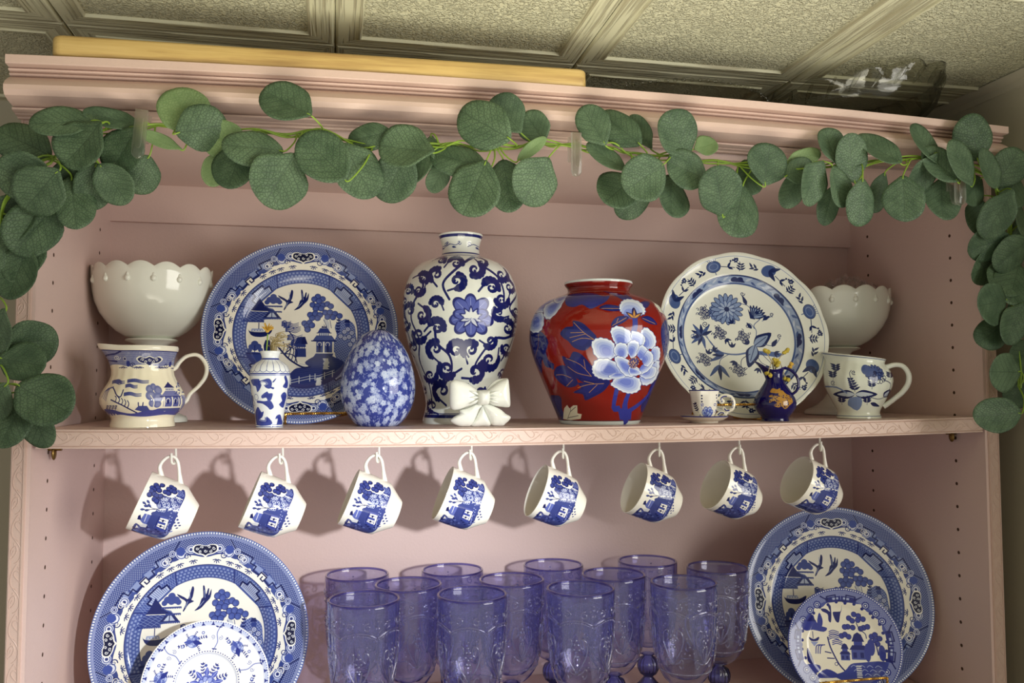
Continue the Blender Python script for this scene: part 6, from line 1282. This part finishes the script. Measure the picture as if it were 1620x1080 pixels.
# x, y of the centre, length, width (pixels), stalk direction (degrees, 0 right, 90 up), layer 0 back..3 front, L = pale back showing
LV = '''96 194 84 48 8 2|36 225 78 66 -25 0|129 230 76 72 50 3|176 187 72 32 -5 1|35 277 70 68 25 2|64 302 72 72 45 3|117 322 78 58 100 1|54 362 90 70 55 2|146 297 64 52 80 1|181 292 62 52 125 1|195 240 70 64 60 1|222 277 56 52 65 0|110 280 56 44 90 0
14 345 74 56 60 1|27 433 80 60 75 2|40 412 74 50 60 1|-6 400 60 46 50 2|50 540 66 62 185 1|37 573 64 58 170 2|72 633 82 76 150 3|57 668 80 50 110 1|20 667 78 54 70 2|-4 530 70 48 70 2|-8 640 66 44 60 3|24 345 84 70 40 1
290 176 76 72 -60 1 L|322 203 70 68 200 2|272 230 20 58 -20 1 L|353 220 64 58 -20 1 L|338 270 46 34 80 0 L|373 263 74 62 75 2|398 233 82 62 0 3|440 287 82 76 62 3|452 161 76 68 -30 2|512 248 88 72 -45 3|568 273 82 70 120 2|583 216 60 42 10 1|640 235 74 66 -10 3|624 280 74 66 60 1|653 266 72 44 40 0|683 243 50 34 90 0
724 253 82 54 -18 2|693 283 44 30 60 0|750 300 80 74 68 3|803 296 76 54 100 1|845 288 72 70 60 2|765 196 82 68 -35 3|800 180 60 52 -50 1|845 200 50 44 -60 0|842 235 54 18 220 2 L|938 197 62 46 -60 2|980 202 72 52 -45 1|1012 207 54 28 -60 0|958 247 66 34 -35 2|1017 282 72 68 35 3|978 302 66 62 40 0|1000 315 60 50 60 0
1070 212 70 62 -60 2|1086 268 68 62 -20 2|1062 312 66 56 80 1|1137 300 68 62 -70 3|1168 332 86 76 70 2|1117 230 34 30 200 1 L|1214 258 60 68 -100 2|1182 282 58 48 60 0|1272 249 56 26 200 1 L|1266 270 50 40 200 1|1284 291 70 50 60 3|1251 303 52 40 60 0|1325 297 60 52 110 2|1310 327 54 34 80 0|1362 322 66 56 90 3
1314 231 56 46 -75 1|1347 248 66 54 -70 2|1389 236 66 48 -40 2|1430 317 66 58 85 3|1390 306 60 36 70 0|1455 283 66 42 65 1|1463 226 66 48 -65 1|1487 260 64 44 -50 2|1518 256 70 50 -60 3|1540 216 66 56 -70 1|1490 318 60 56 80 0|1538 300 56 46 40 1|1563 266 62 40 -60 2|1594 264 58 50 -120 1|1603 303 56 46 60 1|1577 342 66 40 70 3|1549 345 58 42 80 0|1611 342 62 34 80 2
1561 386 60 50 20 1|1600 402 64 56 40 2|1556 425 58 48 20 0|1590 440 70 56 30 1|1566 480 64 62 10 3|1603 452 66 58 60 2|1568 528 54 46 30 1|1603 514 64 42 60 3|1588 588 60 58 0 3|1575 656 68 50 5 3|1616 565 60 46 40 1|1620 480 60 40 60 1|1612 620 50 40 60 0|1618 370 60 40 60 0'''
vine = [(-14, 640), (-8, 560), (-10, 470), (-4, 390), (10, 320), (40, 275), (90, 243), (155, 207), (215, 201), (290, 198), (330, 207), (420, 212), (500, 208), (560, 226), (640, 230), (700, 228), (760, 231), (830, 229), (900, 229), (960, 235), (1010, 243), (1080, 249), (1150, 258), (1240, 263), (1310, 262), (1360, 257), (1440, 252), (1520, 259), (1572, 292), (1592, 340), (1600, 420), (1606, 520), (1610, 610)]
YV = -60.
def yv(u, v):                      # the ends of the garland hang a little further back
    return YV+(10 if v > 330 else 0)
VP3 = smooth_path([np.append(atY(u, v, yv(u, v))-GO, 0)[:3] for u, v in vine], 10)
VP3 = [np.array([p[0], p[1]+2.5*math.sin(i*.45), p[2]+1.2*math.sin(i*.7)]) for i, p in enumerate(VP3)]
G().tube(VP3, 1.5, 7).build('main_vine', STEM, gar)
v2 = [np.array([p[0], p[1]-2+3*math.cos(i*.31), p[2]+4.5*math.sin(i*.37)]) for i, p in enumerate(VP3)]; G().tube(v2, 1.0, 6).build('side_vine', STEM, gar)
v3 = [np.array([p[0], p[1]-1+3*math.sin(i*.27), p[2]-2.5+4.*math.cos(i*.29)]) for i, p in enumerate(VP3)]; G().tube(v3, .9, 6).build('side_vine', STEM, gar)
VA = np.array(VP3); lay = [-54., -64., -74., -84.]
petg = []
for i, e in enumerate(LV.replace('\n', '|').split('|')):
    t = e.split()
    if len(t) < 6: continue
    u, v, L, w_, an, ly = map(float, t[:6]); pale = len(t) > 6; L *= 1.07; w_ *= 1.07
    Y = lay[int(ly)]+(10 if v > 340 else 0)+(i % 3)*2.2-2; c = atY(u, v, Y); s = pxmm(c); an = math.radians(an)
    d = np.array([math.cos(an), 0, math.sin(an)])          # towards the stalk
    k = i % 5; yax = Vector((-d[0], 0, -d[2])); zax = Vector((0, -1, 0)); xax = yax.cross(zax)
    M0 = Matrix((xax, yax, zax)).transposed()
    tx, ty = math.radians(rng.uniform(-24, 20)), math.radians(rng.uniform(-24, 24))
    if L < 24 or w_ < 24: tx, ty = 0, 0
    M1 = M0 @ Matrix.Rotation(tx, 3, 'X') @ Matrix.Rotation(ty, 3, 'Y')
    sx, sy = (w_+1)/s/100/math.cos(ty)*1.02, (L+1)/s/100/math.cos(tx)
    ctr = M1 @ Vector((0, sy*50, 0)); base = np.array([c[0]-ctr[0], Y-ctr[1], c[2]-ctr[2]])-GO
    if L < 24: sx, sy = L/s/100, w_/s/100
    lf = place('leaf', (LM2 if pale else LM)[k], gar, tuple(base), M1.to_euler()); lf.scale = (sx, sy, min(sx, sy))
    if pale: lf['label'] = 'pale green underside of a leaf'
    j = int(np.argmin(((VA-base)**2).sum(1))); j2 = max(0, min(len(VA)-1, j+(3 if d[0] < 0 else -3)*(-1))); tgt = VA[j2]; mid = (base+tgt)/2+np.array([d[0]*6, -2, d[2]*6])
    G().tube(smooth_path([tuple(base+np.array([-d[0]*2, 0, -d[2]*2])), tuple(base+np.array([d[0]*5, 0, d[2]*5])), tuple(mid), tuple(tgt)], 4), [.55, .8, .9, .9, .9, .9, .9, .9, .9, 1., 1., 1., 1.1], 6).build('petiole', STEM, gar)
# ------------------------------------------------------------------ clear adhesive hooks that carry it
CLR = glass_mat('clear_hook_plastic', (.93, .93, .91), (.85, .85, .82), .9, .15, .34, (.95, .95, .9, 1))
for (u, v, hh, ww, lb) in ((221, 212, 78, 19, 'clear plastic adhesive hook holding the garland near its left end'), (912, 244, 70, 16, 'clear plastic adhesive hook holding the garland at mid crown'), (1519, 292, 66, 17, 'clear plastic adhesive hook half hidden by leaves near the right end of the garland')):
    Y = -72.; p = atY(u, v, Y); s = pxmm(p); h, w_ = hh/s/2, ww/s/2
    t = thing('adhesive_hook', lb, 'hook', tuple(p), (0, math.radians(4 if u < 300 else 0), 0), 'clear adhesive hooks on the crown')
    def outl(k, y): 
        P = [(-w_*k, y, h*k), (w_*k, y, h*k)]+[(w_*k*math.cos(a), y, -h*k+w_-w_*math.sin(a)*1.) for a in [PI*i/10 for i in range(11)]]; return P
    g = G().loft([outl(.93, 3.2), outl(1., 2.2), outl(1., -1.4), outl(.93, -2.6)], 0, cap=True); g.build('hook_plate', CLR, t, sharp=50)
    g = G(); g.loft([[(x*.45, y-3.4, z*.62) for x, y, z in outl(1, 0)], [(x*.45, y-2.4, z*.62) for x, y, z in outl(1, 0)]], 0, cap=True); g.build('release_slot', CLR, t)
    g = G(); g.tube(smooth_path([(0, 2, -h*.7), (0, 10, -h*.8), (0, 14, -h*.3), (0, 14, h*.1)], 5), w_*.45, 8); g.box(-w_, w_, 13, 16.5, -h*.2, h*.95); g.build('hook_back', CLR, t)
